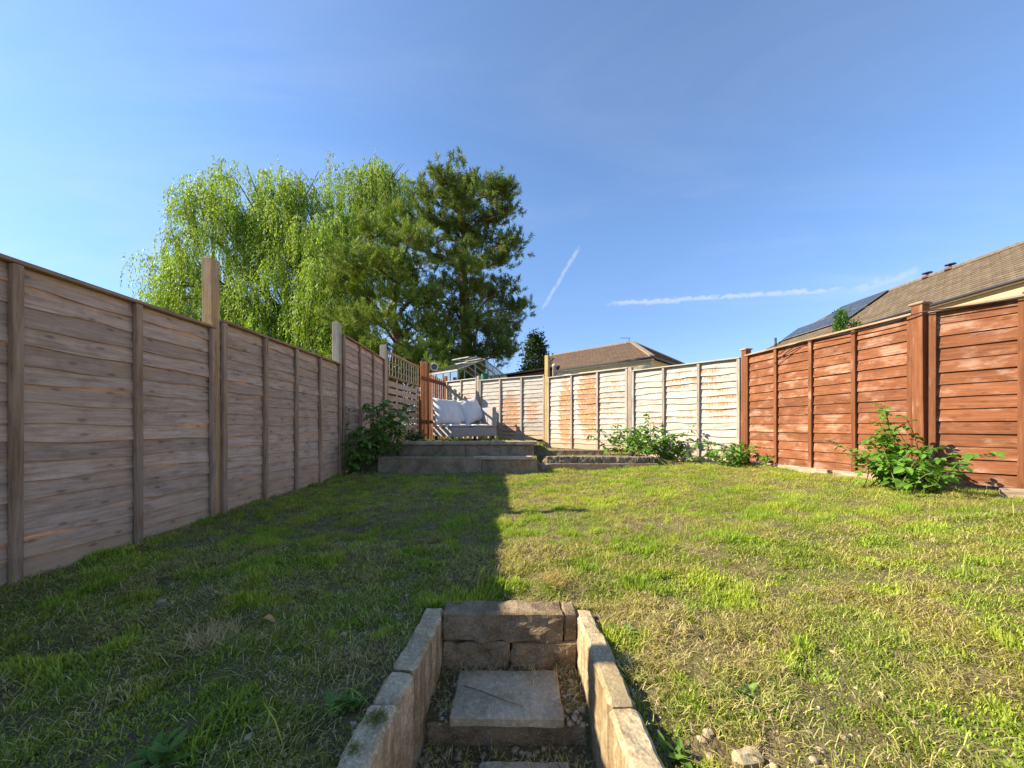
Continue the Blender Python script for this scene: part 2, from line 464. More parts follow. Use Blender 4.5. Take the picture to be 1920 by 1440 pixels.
def soil_mat():
    m, t, b = new_mat('lawn_soil')
    oc = t.n('ShaderNodeTexCoord').outputs['Object']
    n1 = t.noise(oc, 2.3, 6, 0.65)
    n2 = t.noise(oc, 14, 6, 0.7)
    n3 = t.noise(oc, 90, 4, 0.65)
    c = t.ramp(n2, [(0.28, (0.06, 0.042, 0.025)), (0.5, (0.17, 0.13, 0.072)), (0.72, (0.32, 0.245, 0.145))])
    c = t.mix(t.math('MULTIPLY', t.smooth(n1, 0.42, 0.6), 0.55), c, (0.16, 0.165, 0.05))
    c = t.mix(t.math('MULTIPLY', t.smooth(n3, 0.52, 0.75), 0.5), c, (0.30, 0.24, 0.155))
    t.put(b.inputs['Base Color'], c)
    b.inputs['Roughness'].default_value = 0.97
    b.inputs['Specular IOR Level'].default_value = 0.1
    bump(t, b, t.math('ADD', n2, t.math('MULTIPLY', n3, 0.6)), 0.9, 0.03)
    return m


M['soil'] = soil_mat()


# ================================================================== builders
def tag(o, label=None, cat=None, group=None, kind=None):
    for k, v in (('label', label), ('category', cat), ('group', group), ('kind', kind)):
        if v:
            o[k] = v
    return o


def link(o, parent=None):
    col.objects.link(o)
    if parent is not None:
        o.parent = parent
    return o


def thing(name, label, cat, loc=(0, 0, 0), rz=0.0, group=None):
    o = bpy.data.objects.new(name, None)
    o.empty_display_size = 0.1
    o.location = loc
    o.rotation_euler = (0, 0, rz)
    return tag(link(o), label, cat, group)


class MB:
    def __init__(self):
        self.v, self.f, self.uv = [], [], {}

    def add(self, vs, fs):
        o = len(self.v)
        self.v += [tuple(p) for p in vs]
        self.f += [tuple(i + o for i in f) for f in fs]

    def box(self, x0, x1, y0, y1, z0, z1, mat=None):
        vs = [Vector((x, y, z)) for z in (z0, z1) for y in (y0, y1) for x in (x0, x1)]
        if mat is not None:
            vs = [mat @ p for p in vs]
        self.add(vs, [(0, 2, 3, 1), (4, 5, 7, 6), (0, 1, 5, 4), (2, 6, 7, 3), (0, 4, 6, 2), (1, 3, 7, 5)])

    def bar(self, a, b, w, h=None, up=(0, 0, 1)):
        a, b = Vector(a), Vector(b)
        h = h or w
        d = (b - a).normalized()
        s = d.cross(Vector(up))
        if s.length < 1e-4:
            s = d.cross(Vector((1, 0, 0)))
        s.normalize()
        u = s.cross(d)
        vs = [p + s * sx * w / 2 + u * sz * h / 2 for p in (a, b) for (sx, sz) in ((-1, -1), (1, -1), (1, 1), (-1, 1))]
        self.add(vs, [(3, 2, 1, 0), (4, 5, 6, 7), (0, 1, 5, 4), (1, 2, 6, 5), (2, 3, 7, 6), (3, 0, 4, 7)])

    def tube(self, pts, rad, sides=7):
        pts = [Vector(p) for p in pts]
        n = len(pts)
        vs = []
        ref = Vector((0.3, 0.5, 0.8)).normalized()
        for i, p in enumerate(pts):
            d = (pts[min(i + 1, n - 1)] - pts[max(i - 1, 0)]).normalized()
            s = d.cross(ref)
            if s.length < 0.05:
                s = d.cross(Vector((1, 0, 0)))
            s.normalize()
            u = s.cross(d)
            r = rad[i] if hasattr(rad, '__len__') else rad
            for k in range(sides):
                a = 2 * math.pi * k / sides
                vs.append(p + s * math.cos(a) * r + u * math.sin(a) * r)
        fs = [(i * sides + k, i * sides + (k + 1) % sides, (i + 1) * sides + (k + 1) % sides, (i + 1) * sides + k) for i in range(n - 1) for k in range(sides)]
        fs += [tuple(range(sides - 1, -1, -1)), tuple((n - 1) * sides + k for k in range(sides))]
        self.add(vs, fs)

    def lathe(self, prof, mat, sides=20):
        vs, n = [], len(prof)
        for (r, z) in prof:
            for k in range(sides):
                a = 2 * math.pi * k / sides
                vs.append(mat @ Vector((r * math.cos(a), r * math.sin(a), z)))
        self.add(vs, [(i * sides + k, i * sides + (k + 1) % sides, (i + 1) * sides + (k + 1) % sides, (i + 1) * sides + k) for i in range(n - 1) for k in range(sides)])

    def build(self, name, mat, parent=None, bevel=0.0, smooth=False, segs=1):
        me = bpy.data.meshes.new(name)
        me.from_pydata(self.v, [], self.f)
        if self.uv:
            pass
        if bevel > 0:
            bm = bmesh.new()
            bm.from_mesh(me)
            bmesh.ops.bevel(bm, geom=bm.edges[:], offset=bevel, segments=segs, affect='EDGES', profile=0.6)
            bm.to_mesh(me)
            bm.free()
        me.materials.append(mat)
        if smooth:
            for p in me.polygons:
                p.use_smooth = True
        return link(bpy.data.objects.new(name, me), parent)


def bulk(name, verts, faces, mat, parent=None, colors=None, smooth=False):
    """Large mesh straight from arrays; faces is (M,3) or (M,4); colours per vertex."""
    verts = np.asarray(verts, dtype=np.float32).reshape(-1, 3)
    faces = np.asarray(faces, dtype=np.int32)
    k = faces.shape[1]
    me = bpy.data.meshes.new(name)
    me.vertices.add(len(verts))
    me.vertices.foreach_set('co', verts.ravel())
    me.loops.add(faces.size)
    me.loops.foreach_set('vertex_index', faces.ravel())
    me.polygons.add(len(faces))
    me.polygons.foreach_set('loop_start', np.arange(0, faces.size, k, dtype=np.int32))
    me.polygons.foreach_set('loop_total', np.full(len(faces), k, dtype=np.int32))
    if smooth:
        me.polygons.foreach_set('use_smooth', np.ones(len(faces), dtype=bool))
    me.update(calc_edges=True)
    if colors is not None:
        a = me.color_attributes.new('Col', 'FLOAT_COLOR', 'POINT')
        c = np.ones((len(verts), 4), dtype=np.float32)
        c[:, :3] = colors
        a.data.foreach_set('color', c.ravel())
    me.materials.append(mat)
    return link(bpy.data.objects.new(name, me), parent)


def vnoise(x, y, seed):
    """Smooth value noise on numpy arrays, about 0..1."""
    r = np.random.default_rng(seed).random((64, 64))
    xi, yi = np.floor(x).astype(int), np.floor(y).astype(int)
    fx, fy = x - xi, y - yi
    fx, fy = fx * fx * (3 - 2 * fx), fy * fy * (3 - 2 * fy)
    g = lambda i, j: r[i % 64, j % 64]
    return (g(xi, yi) * (1 - fx) + g(xi + 1, yi) * fx) * (1 - fy) + (g(xi, yi + 1) * (1 - fx) + g(xi + 1, yi + 1) * fx) * fy


def fbm(x, y, seed, oct=4):
    s, a, t = 0, 1.0, 0
    for i in range(oct):
        s = s + a * vnoise(x * 2 ** i + 13.7 * i, y * 2 ** i + 5.1 * i, seed + i)
        t += a
        a *= 0.5
    return s / t


def sstep(v, a, b):
    t = np.clip((v - a) / (b - a), 0, 1)
    return t * t * (3 - 2 * t)


def rough_block(name, size, mat, parent, loc=(0, 0, 0), rz=0.0, amp=0.006, seed=0, cuts=5, rot=None, edge=0.008, freq=18.0):
    """Block with worn, uneven faces; origin at the middle of its base."""
    bm = bmesh.new()
    bmesh.ops.create_cube(bm, size=1)
    bmesh.ops.scale(bm, vec=size, verts=bm.verts)
    bmesh.ops.bevel(bm, geom=bm.edges[:], offset=edge, segments=1, affect='EDGES')
    long = max(size)
    for _ in range(4):
        es = [e for e in bm.edges if e.calc_length() > long / cuts]
        if not es:
            break
        bmesh.ops.subdivide_edges(bm, edges=es, cuts=1, use_grid_fill=True)
    bmesh.ops.triangulate(bm, faces=bm.faces[:])
    bm.normal_update()
    for v in bm.verts:
        q = v.co * freq + Vector((seed * 3.7, seed * 1.3, seed * 7.1))
        v.co += v.normal * (mnoise.noise(q) * amp + mnoise.noise(q * 2.7) * amp * 0.5)
        v.co.z += size[2] / 2
    me = bpy.data.meshes.new(name)
    bm.to_mesh(me)
    bm.free()
    me.materials.append(mat)
    o = link(bpy.data.objects.new(name, me), parent)
    o.location = loc
    o.rotation_euler = rot if rot else (0, 0, rz)
    return o


# ================================================================== ground
WELL = (-0.285, 0.245, 1.40)      # step well: left, right, back
LSTEP, USTEP = 4.93, 5.62         # lines where the two terraces rise


def zg(x, y):
    x, y = np.asarray(x, float), np.asarray(y, float)
    base = -0.745 + 0.027 * np.minimum(y, 5.2)
    right = -0.46 - 0.013 * np.minimum(y, 6)
    z = base + (right - base) * sstep(x, 0.6, 3.3)
    z = z + (fbm(x * 1.7 + 40, y * 1.7 + 40, 5, 4) - 0.5) * 0.05
    lt = sstep(y, LSTEP, LSTEP + 0.05) * (1 - sstep(x, 0.33, 0.42))
    z = z * (1 - lt) + (-0.435) * lt
    rt = sstep(y, 5.27, 5.33) * sstep(x, 0.40, 0.50) * (1 - sstep(x, 2.0, 2.7))
    z = z * (1 - rt) + (-0.455) * rt
    ut = sstep(y, USTEP, USTEP + 0.05) * (1 - sstep(x, 0.42, 0.72))
    z = z * (1 - ut) + (-0.285) * ut
    z = z + (fbm(x * 6 + 9, y * 6 + 3, 8, 2) - 0.5) * 0.018
    z = z - 0.034 * (1 - sstep(np.abs(x + 0.02), 0.42, 0.62)) * (1 - sstep(y, 1.5, 1.7))
    # step well and lower paving by the house
    w = (x > WELL[0] - 0.03) & (x < WELL[1] + 0.03) & (y < WELL[2] + 0.02)
    wz = np.where(y > 1.165, -0.918, np.where(y > 0.88, -1.004, np.where(y > 0.6, -1.22, -1.45)))
    z = np.where(w, wz, z)
    f = sstep(y, 0.55, 0.42)
    f = np.clip((0.55 - y) / 0.13, 0, 1)
    z = z * (1 - f) + (-1.45) * f
    # neighbouring land
    out = sstep(x, -2.4, -2.9)
    out = np.clip((-2.4 - x) / 0.4, 0, 1)
    z = z * (1 - out) + (-0.7) * out
    return z


def gz(x, y):
    return float(zg(np.array([x]), np.array([y]))[0])


def make_ground():
    far = [-900, -300, -100, -40, -20, -12, -8, -6, -4, -3.2]
    xs = np.unique(np.round(np.concatenate([far, np.arange(-2.9, 4.41, 0.045), [4.8, 5.5, 7, 10, 15, 25, 50, 120, 300, 900],
                                            [WELL[0] - 0.031, WELL[0] - 0.029, WELL[1] + 0.029, WELL[1] + 0.031]]), 4))
    ys = np.unique(np.round(np.concatenate([[-60, -20, -6, -2, 0, 0.3, 0.42, 0.55, 0.599, 0.601, 0.879, 0.881, 1.164, 1.166, WELL[2] + 0.019, WELL[2] + 0.021],
                                            np.arange(0.64, 6.4, 0.045), np.arange(6.45, 10.3, 0.1), [11, 13, 16, 20, 30, 60, 150, 400, 1200]]), 4))
    X, Y = np.meshgrid(xs, ys)
    Z = zg(X, Y)
    nx, ny = len(xs), len(ys)
    idx = np.arange(nx * ny).reshape(ny, nx)
    f = np.stack([idx[:-1, :-1], idx[:-1, 1:], idx[1:, 1:], idx[1:, :-1]], -1).reshape(-1, 4)
    o = bulk('ground', np.stack([X, Y, Z], -1).reshape(-1, 3), f, M['soil'], smooth=True)
    tag(o, kind='structure')


make_ground()


# ================================================================== fences
def slat_mesh(name, L, z0, h, seed, wav, bow, y_top=0.004, y_bot=-0.013, t=0.007, N=16, x0=0.0):
    r = random.Random(seed)
    ph = [r.uniform(0, 6.28) for _ in range(6)]
    knot = (r.uniform(0.1, 0.9) * L, r.uniform(-1, 1))
    vs = []
    for i in range(N + 1):
        x = x0 + L * i / N
        w = wav * (0.6 * math.sin(x * 3.1 + ph[0]) + 0.5 * math.sin(x * 7.3 + ph[1]) + 0.35 * math.sin(x * 15 + ph[2]))
        w += wav * 1.5 * knot[1] * math.exp(-((x - x0 - knot[0]) / 0.07) ** 2)
        b = bow * (math.sin(x * 5.2 + ph[3]) + 0.6 * math.sin(x * 11 + ph[4]))
        zb, zt = z0 + w, z0 + h
        vs += [(x, y_bot - b, zb), (x, y_bot + t - b, zb), (x, (y_top + y_bot) / 2 - t * 0.3 - b * 1.2, (zb + zt) / 2), (x, y_top, zt), (x, y_top + t, zt)]
    fs = []
    for i in range(N):
        a, b = i * 5, (i + 1) * 5
        fs += [(a, b, b + 2, a + 2), (a + 2, b + 2, b + 3, a + 3), (a + 3, b + 3, b + 4, a + 4), (a + 4, b + 4, b + 1, a + 1), (a + 1, b + 1, b, a)]
    fs += [(0, 2, 3, 4, 1), (N * 5 + 1, N * 5 + 4, N * 5 + 3, N * 5 + 2, N * 5)]
    mb = MB()
    mb.add(vs, fs)
    return mb


def fence_panel(label, p0, p1, zb, zt, n, bays, mats, seed, group, wav=0.006, bow=0.002, cap=0.055, bat=0.038, gaps=None, z_slats_top=None, bat_d=0.024, lap=-0.013):
    p0, p1 = Vector((*p0, zb)), Vector((*p1, zb))
    d = p1 - p0
    L = d.length
    t = thing('lap_fence', label, 'fence', p0, math.atan2(d.y, d.x), group)
    H = zt - zb
    top = (z_slats_top - zb) if z_slats_top else H - 0.02
    exp = (top - 0.03) / n
    r = random.Random(seed)
    for i in range(n):
        z0 = 0.03 + exp * i
        hh = exp + 0.022
        yb = lap + r.uniform(-0.004, 0.002)
        if gaps and i in gaps:
            hh = exp * gaps[i]
        if i == n - 1:
            hh = exp
        o = slat_mesh('slat', L - 0.004, z0, hh, seed * 100 + i, wav, bow, y_top=0.004 if lap > -0.015 else -0.008, y_bot=yb, x0=0.002).build('slat', mats['slat'], t)
        if mats.get('smooth', True):
            for p in o.data.polygons:
                p.use_smooth = len(p.vertices) == 4
            o.data.set_sharp_from_angle(angle=math.radians(40))
    # uprights on the garden side, then the capping rail
    for k in range(bays + 1):
        x = 0.002 + bat / 2 + (L - 0.004 - bat) * k / bays
        mb = MB()
        y1 = lap - 0.0045
        lean = r.uniform(-0.004, 0.004)
        vs = []
        for zz, dx in ((0.0, 0), (H - 0.022, lean)):
            for (xx, yy) in ((-bat / 2, y1 - bat_d), (bat / 2, y1 - bat_d), (bat / 2, y1), (-bat / 2, y1)):
                vs.append((x + xx + dx, yy, zz))
        mb.add(vs, [(3, 2, 1, 0), (4, 5, 6, 7), (0, 1, 5, 4), (1, 2, 6, 5), (2, 3, 7, 6), (3, 0, 4, 7)])
        mb.build('batten', mats['batten'], t, bevel=0.003)
        if k in (0, bays):
            mb = MB()
            mb.box(x - bat / 2, x + bat / 2, 0.016, 0.03, 0.0, H - 0.022)
            mb.build('back_batten', mats['batten'], t, bevel=0.002)
    mb = MB()
    mb.box(0, L, -0.052, 0.03, H - 0.019, H)
    mb.build('capping_rail', mats['rail'], t, bevel=0.003)
    mb = MB()
    mb.box(0.05, L - 0.05, -0.034, -0.0165, H - cap, H - 0.0215)
    for k in range(0):
        pass
    return t


def post(name_label, x, y, zb, zt, w, mat, lean=(0, 0), rz=0.0, cap=None, cat='fence post', group=None, capw=0.03, d=None):
    mb = MB()
    d = d or w
    N = 6
    vs = []
    r = random.Random(int((x * 37 + y * 91) * 100))
    for i in range(N + 1):
        f = i / N
        j = r.uniform(-0.0015, 0.0015)
        for (sx, sy) in ((-1, -1), (1, -1), (1, 1), (-1, 1)):
            vs.append((sx * w / 2 + lean[0] * f + j, sy * d / 2 + lean[1] * f, (zt - zb) * f))
    fs = [(i * 4 + k, i * 4 + (k + 1) % 4, (i + 1) * 4 + (k + 1) % 4, (i + 1) * 4 + k) for i in range(N) for k in range(4)]
    fs += [(3, 2, 1, 0), (N * 4, N * 4 + 1, N * 4 + 2, N * 4 + 3)]
    mb.add(vs, fs)
    if cap:
        t = thing('fence_post', name_label, cat, (x, y, zb), rz, group)
        mb.build('post_shaft', mat, t, bevel=0.003)
        c = MB()
        c.box(-w / 2 - capw / 2 + lean[0], w / 2 + capw / 2 + lean[0], -d / 2 - capw / 2 + lean[1], d / 2 + capw / 2 + lean[1], zt - zb + 0.001, zt - zb + 0.022)
        c.build('post_cap', cap, t, bevel=0.006)
        return t
    o = mb.build('fence_post', mat, bevel=0.004)
    o.location = (x, y, zb)
    o.rotation_euler = (0, 0, rz)
    return tag(o, name_label, cat, group)


GL = {'slat': M['grey_slat'], 'batten': M['grey_batten'], 'rail': M['grey_rail']}
G1 = 'grey lap panels of the left fence'
XL = -2.215
fence_panel('grey weathered lap fence panel at left edge of lawn, largest and nearest', (XL, 1.06), (XL, 2.70), -0.80, 0.735, 17, 3, GL, 1, G1, wav=0.009, bow=0.003, lap=-0.022)
fence_panel('grey lap fence panel between the tall tan post and the second post', (XL, 2.764), (XL, 4.68), -0.70, 0.805, 17, 4, GL, 2, G1, bow=0.004, lap=-0.022)
fence_panel('taller grey lap fence panel behind the left bramble bush', (XL, 4.752), (XL - 0.09, 6.55), -0.62, 1.20, 19, 3, GL, 3, G1, bow=0.003, lap=-0.022)
fence_panel('grey lap fence panel out of view beside the camera', (XL, -0.72), (XL, 0.99), -0.95, 0.735, 15, 3, GL, 4, G1)
post('grey fence post beside the nearest left panel', -2.235, 1.025, -1.0, 1.02, 0.09, M['tan_post'])
post('tall tan wooden post standing well above the left fence', -2.225, 2.732, -0.75, 1.245, 0.075, M['tan_post'], lean=(-0.012, 0))
post('pale wooden post between the low and the tall left panels', -2.235, 4.715, -0.70, 1.33, 0.085, M['pale_post'], lean=(-0.008, 0))
post('pale wooden post between tall panel and trellis panel', -2.31, 6.60, -0.60, 1.46, 0.09, M['pale_post'])
post('short dark stained post where trellis panel meets picket fence', -2.14, 8.44, -0.4, 0.62, 0.07, M['black_post'])


def trellis_panel():
    p0, p1 = Vector((-2.30, 6.68, -0.5)), Vector((-2.16, 8.40, -0.5))
    d = p1 - p0
    L = d.length
    t = thing('trellis_fence', 'grey slatted fence panel with open trellis along its top', 'fence', p0, math.atan2(d.y, d.x))
    n, H1 = 10, 1.42
    for i in range(n):
        z0 = 0.03 + i * 0.136
        slat_mesh('slat', L - 0.02, z0, 0.10, 700 + i, 0.004, 0.002, y_top=-0.006, y_bot=-0.013, x0=0.01).build('slat', M['grey_slat'], t)
    for k in range(4):
        mb = MB()
        x = 0.02 + (L - 0.04) * k / 3
        mb.box(x - 0.012, x + 0.012, 0.004, 0.024, 0.0, H1)
        mb.build('upright', M['grey_batten'], t)
    for x in (0.018, L - 0.018):
        mb = MB()
        mb.box(x - 0.018, x + 0.018, -0.04, -0.0145, 0, 1.87)
        mb.build('end_upright', M['grey_batten'], t, bevel=0.003)
    for (za, zb_) in ((H1, H1 + 0.035), (1.845, 1.88)):
        mb = MB()
        mb.box(0.0, L, -0.045, 0.004, za, zb_)
        mb.build('rail', M['grey_rail'], t, bevel=0.003)
    nb = 12
    for k in range(1, nb):
        mb = MB()
        x = L * k / nb
        mb.box(x - 0.009, x + 0.009, -0.022, -0.012, H1 + 0.036, 1.844)
        mb.build('trellis_lath', M['pale_post'], t)
    for z in (1.565, 1.70):
        mb = MB()
        mb.box(0.037, L - 0.037, -0.011, -0.002, z - 0.009, z + 0.009)
        mb.build('trellis_lath', M['grey_rail'], t)


trellis_panel()


def picket_fence():
    p0, p1 = Vector((-2.10, 8.46, -0.35)), Vector((-1.80, 9.90, -0.35))
    d = p1 - p0
    L = d.length
    t = thing('picket_fence', 'red-brown picket fence and gate post behind the garden sofa', 'picket fence', p0, math.atan2(d.y, d.x))

    def pk(x, w, h, mat, y0=-0.02, th=0.018, name='picket'):
        mb = MB()
        pts = [(x - w / 2, 0), (x + w / 2, 0), (x + w / 2, h - w * 0.5)]
        pts += [(x + w / 2 * math.cos(a), h - w * 0.5 + w * 0.5 * math.sin(a)) for a in (0.6, 1.2, 1.57, 1.94, 2.54)] + [(x - w / 2, h - w * 0.5)]
        n = len(pts)
        vs = [(px, y0, pz) for px, pz in pts] + [(px, y0 + th, pz) for px, pz in pts]
        fs = [tuple(range(n)), tuple(range(2 * n - 1, n - 1, -1))] + [(i, i + n, (i + 1) % n + n, (i + 1) % n) for i in range(n)]
        mb.add(vs, fs)
        return mb.build(name, mat, t)
    pk(0.02, 0.075, 1.86, M['orange_picket'])
    pk(0.13, 0.075, 1.84, M['orange_picket'])
    for k, x in enumerate(np.linspace(0.40, L - 0.16, 8)):
        pk(float(x), 0.07, 1.66 - 0.012 * k, M['orange_picket'])
    mb = MB()
    mb.box(0.205, 0.31, -0.075, 0.03, 0, 1.88)
    mb.build('gate_post', M['dark_picket'], t, bevel=0.006)
    mb = MB()
    mb.box(L - 0.09, L, -0.075, 0.03, 0, 1.70)
    mb.build('gate_post', M['orange_picket'], t, bevel=0.006)
    for z in (0.42, 1.43):
        for (a, b) in ((0.0, 0.204), (0.311, L - 0.091)):
            mb = MB()
            mb.box(a, b, -0.055, -0.021, z, z + 0.085)
            mb.build('rail', M['dark_picket'], t, bevel=0.004)
    return t


picket_fence()


def round_lamp():
    c = at(814, 688, 8.78)
    t = thing('round_lamp', 'small round grey disc lamp with cream rim on the picket gate post', 'lamp', c)
    face = Vector((0.28, -1, 0.05)).normalized()
    q = face.to_track_quat('Z', 'Y').to_matrix().to_4x4()
    mb = MB()
    mb.lathe([(0.066, -0.03), (0.098, -0.025), (0.102, 0.0), (0.098, 0.022), (0.082, 0.03), (0.070, 0.02), (0.068, 0.005), (0.066, -0.03)], q)
    mb.build('rim', M['lamp_rim'], t, smooth=True)
    mb = MB()
    mb.lathe([(0.0, 0.012), (0.04, 0.010), (0.0675, 0.002), (0.0675, -0.02), (0.0, -0.024)], q)
    mb.build('disc', M['lamp_face'], t, smooth=True)
    mb = MB()
    mb.bar((-0.10, 0.02, -0.02), (-0.01, 0.025, -0.005), 0.03)
    mb.build('bracket', M['lamp_rim'], t)


round_lamp()

# ---- white fence: four panels curving across the back
W = [(-1.72, 9.62), (-0.80, 8.86), (0.755, 7.92), (2.105, 6.53), (3.268, 5.262)]


def inset(a, b, g0, g1):
    a, b = Vector(a), Vector(b)
    u = (b - a).normalized()
    return tuple(a + u * g0), tuple(b - u * g1)


WH = {}
wcol = dict(dark=(0.31, 0.275, 0.235), base=(0.445, 0.41, 0.365), light=(0.54, 0.505, 0.46), worn=(0.36, 0.28, 0.20), worn_amt=0.6, worn_edges=(0.50, 0.70), knots=0.4, var=0.22, splash=(0.47, 0.31, 0.17))


def white_panel(i, label, zb, zt, n, bays, stains, seed, wav):
    a, b = inset(W[i], W[i + 1], 0.04, 0.04 if i < 3 else 0.0)
    exp = (zt - zb - 0.02 - 0.03) / n
    m = wood('whitewashed_slat_wood', stains=stains, exp=exp, zb=0.03, **wcol)
    fence_panel(label, a, b, zb, zt, n, bays, {'slat': m, 'batten': M['white_batten'], 'rail': M['white_rail']}, seed, 'whitewashed lap panels across the back', wav=wav, bow=0.003, bat=0.04)


white_panel(0, 'whitewashed fence panel with picket shadows right behind the sofa cushions', -0.32, 1.175, 13, 2, [(0.75, 1.05, 0.2, 0.12, 0.35)], 11, 0.006)
white_panel(1, 'whitewashed fence panel with orange stains between sofa and yellow post', -0.30, 1.115, 15, 3, [(0.85, 0.55, 0.26, 0.62, 0.85), (1.42, 0.62, 0.18, 0.30, 0.7), (0.35, 0.3, 0.1, 0.2, 0.3)], 12, 0.006)
white_panel(2, 'whitewashed fence panel with the heaviest orange stains right of yellow post', -0.47, 1.055, 15, 3, [(0.46, 0.75, 0.20, 0.75, 0.95), (1.02, 0.95, 0.28, 0.75, 1.0), (1.55, 0.95, 0.28, 0.6, 0.35)], 13, 0.009)
white_panel(3, 'whitewashed fence panel with thin drip stains beside the brown fence', -0.58, 0.99, 15, 3, [(0.75, 1.3, 0.25, 0.18, 0.5), (1.25, 1.32, 0.3, 0.16, 0.55), (0.45, 0.72, 0.3, 0.15, 0.45), (1.45, 0.9, 0.3, 0.3, 0.45), (0.9, 0.75, 0.2, 0.12, 0.3)], 14, 0.013)
rzw = lambda i: math.atan2(W[i + 1][1] - W[i][1], W[i + 1][0] - W[i][0])
post('grey wooden post between the two whitewashed panels behind the sofa', W[1][0], W[1][1], -0.4, 1.22, 0.075, M['white_batten'], rz=rzw(0))
post('yellow wooden post standing above the whitewashed back fence', W[2][0], W[2][1], -0.5, 1.53, 0.08, M['yellow_post'], rz=rzw(1))
post('grey wooden post behind the middle bramble bush', W[3][0], W[3][1], -0.6, 1.05, 0.075, M['white_batten'], rz=rzw(2))

# ---- brown fence on the right
BR = {'slat': M['brown_slat'], 'batten': M['brown_batten'], 'rail': M['brown_rail']}
G3 = 'red-brown lap panels of the right fence'
A, B = (3.30, 5.21), (3.585, 3.22)
C_ = (4.655, 1.61)
ab = inset(A, B, 0.046, 0.043)
fence_panel('red-brown lap fence panel with four bays next to the whitewashed fence', ab[0], ab[1], -0.52, 1.005, 14, 4, BR, 21, G3, wav=0.0015, bow=0.0015, cap=0.07, bat=0.04)
bc = inset(B, C_, 0.043, 0.05)
fence_panel('red-brown lap fence panel at right edge behind big bramble', bc[0], bc[1], -0.50, 0.995, 14, 4, BR, 22, G3, wav=0.0015, bow=0.0015, cap=0.07, bat=0.042)
rzb = math.atan2(B[1] - A[1], B[0] - A[0])
post('red-brown corner post with flat cap joining white and brown fences', A[0], A[1], -0.6, 1.075, 0.085, M['brown_batten'], lean=(0.02, 0), rz=rzb, cap=M['brown_rail'])
post('wide red-brown post with mossy cap above the big bramble', B[0], B[1], -0.55, 1.065, 0.08, M['brown_batten'], lean=(-0.01, 0), rz=rzb, cap=M['timber'])
post('red-brown post beyond the right edge of the picture', C_[0], C_[1], -0.55, 1.07, 0.09, M['brown_batten'], rz=rzb)


def cable():
    u = (Vector(B) - Vector(A)).normalized()
    nrm = Vector((-u.y, u.x))
    if nrm.x > 0:
        nrm = -nrm
    u2 = (Vector(C_) - Vector(B)).normalized()
    nrm2 = Vector((u2.y, -u2.x))
    LB = (Vector(B) - Vector(A)).length

    def P(s, z, o=0.062):
        q = Vector(A) + u * s + nrm * o if s < LB else Vector(B) + u2 * (s - LB) + nrm2 * o
        return Vector((q.x, q.y, z))
    pts = [P(0.62, 0.90), P(0.75, 0.955), P(0.9, 0.985), P(1.2, 0.972), P(1.55, 0.955), P(1.85, 0.962, 0.07), P(2.02, 0.985, 0.075), P(2.3, 0.972, 0.066), P(2.8, 0.958), P(3.3, 0.975), P(3.95, 0.985)]
    sm = []
    for i in range(len(pts) - 1):
        p0, p1, p2, p3 = pts[max(i - 1, 0)], pts[i], pts[i + 1], pts[min(i + 2, len(pts) - 1)]
        for k in range(4):
            s = k / 4
            sm.append(0.5 * ((2 * p1) + (p2 - p0) * s + (2 * p0 - 5 * p1 + 4 * p2 - p3) * s * s + (3 * p1 - p0 - 3 * p2 + p3) * s ** 3))
    sm.append(pts[-1])
    mb = MB()
    mb.tube(sm, 0.006, 6)
    tag(mb.build('cable', M['black'], smooth=True), 'black cable sagging along the top of the brown fence', 'cable')
    mb = MB()
    mb.tube([P(0.55, 0.80, 0.055), P(0.72, 0.90, 0.058), P(0.86, 0.965, 0.06)], [0.005, 0.006, 0.005], 6)
    tag(mb.build('stick', M['black']), 'thin dark stick leaning on the brown fence under the cable end', 'stick')


cable()


# ---- timbers lying along the foot of the brown fence
def timber(label, a, b, w, h, seed):
    a, b = Vector((a[0], a[1], gz(*a))), Vector((b[0], b[1], gz(*b)))
    d = b - a
    o = rough_block('timber', (d.length, w, h), M['timber'], None, (a + b) / 2 - Vector((0, 0, 0.012)), amp=0.004, seed=seed, cuts=8,
                    rot=(0, -math.asin(d.z / d.length), math.atan2(d.y, d.x)), edge=0.004)
    return tag(o, label, 'timber', 'timbers along the foot of the brown fence')


timber('long pale timber along the brown fence foot near the corner', (3.28, 4.95), (3.40, 3.95), 0.05, 0.065, 1)
timber('broken pale timber at the brown fence foot left of big bramble', (3.38, 3.86), (3.50, 3.10), 0.05, 0.07, 2)
timber('grey timber at the brown fence foot at right picture edge', (3.42, 2.58), (4.05, 2.05), 0.07, 0.075, 3)


# ================================================================== raised beds
def bed(label, name, blocks, seed, cat='retaining edge'):
    xs = [b[0] for b in blocks]
    t = thing(name, label, cat, ((min(b[1] for b in blocks) + max(b[2] for b in blocks)) / 2, blocks[0][3], min(b[5] for b in blocks)))
    for i, (nm, x0, x1, y0, y1, z0, z1, mat, amp) in enumerate(blocks):
        loc = Vector(((x0 + x1) / 2, (y0 + y1) / 2, z0)) - t.location
        rough_block(nm, (x1 - x0, y1 - y0, z1 - z0), M[mat], t, loc, amp=amp, seed=seed + i, cuts=max(6, int((x1 - x0) / 0.08)), edge=0.006)
    return t


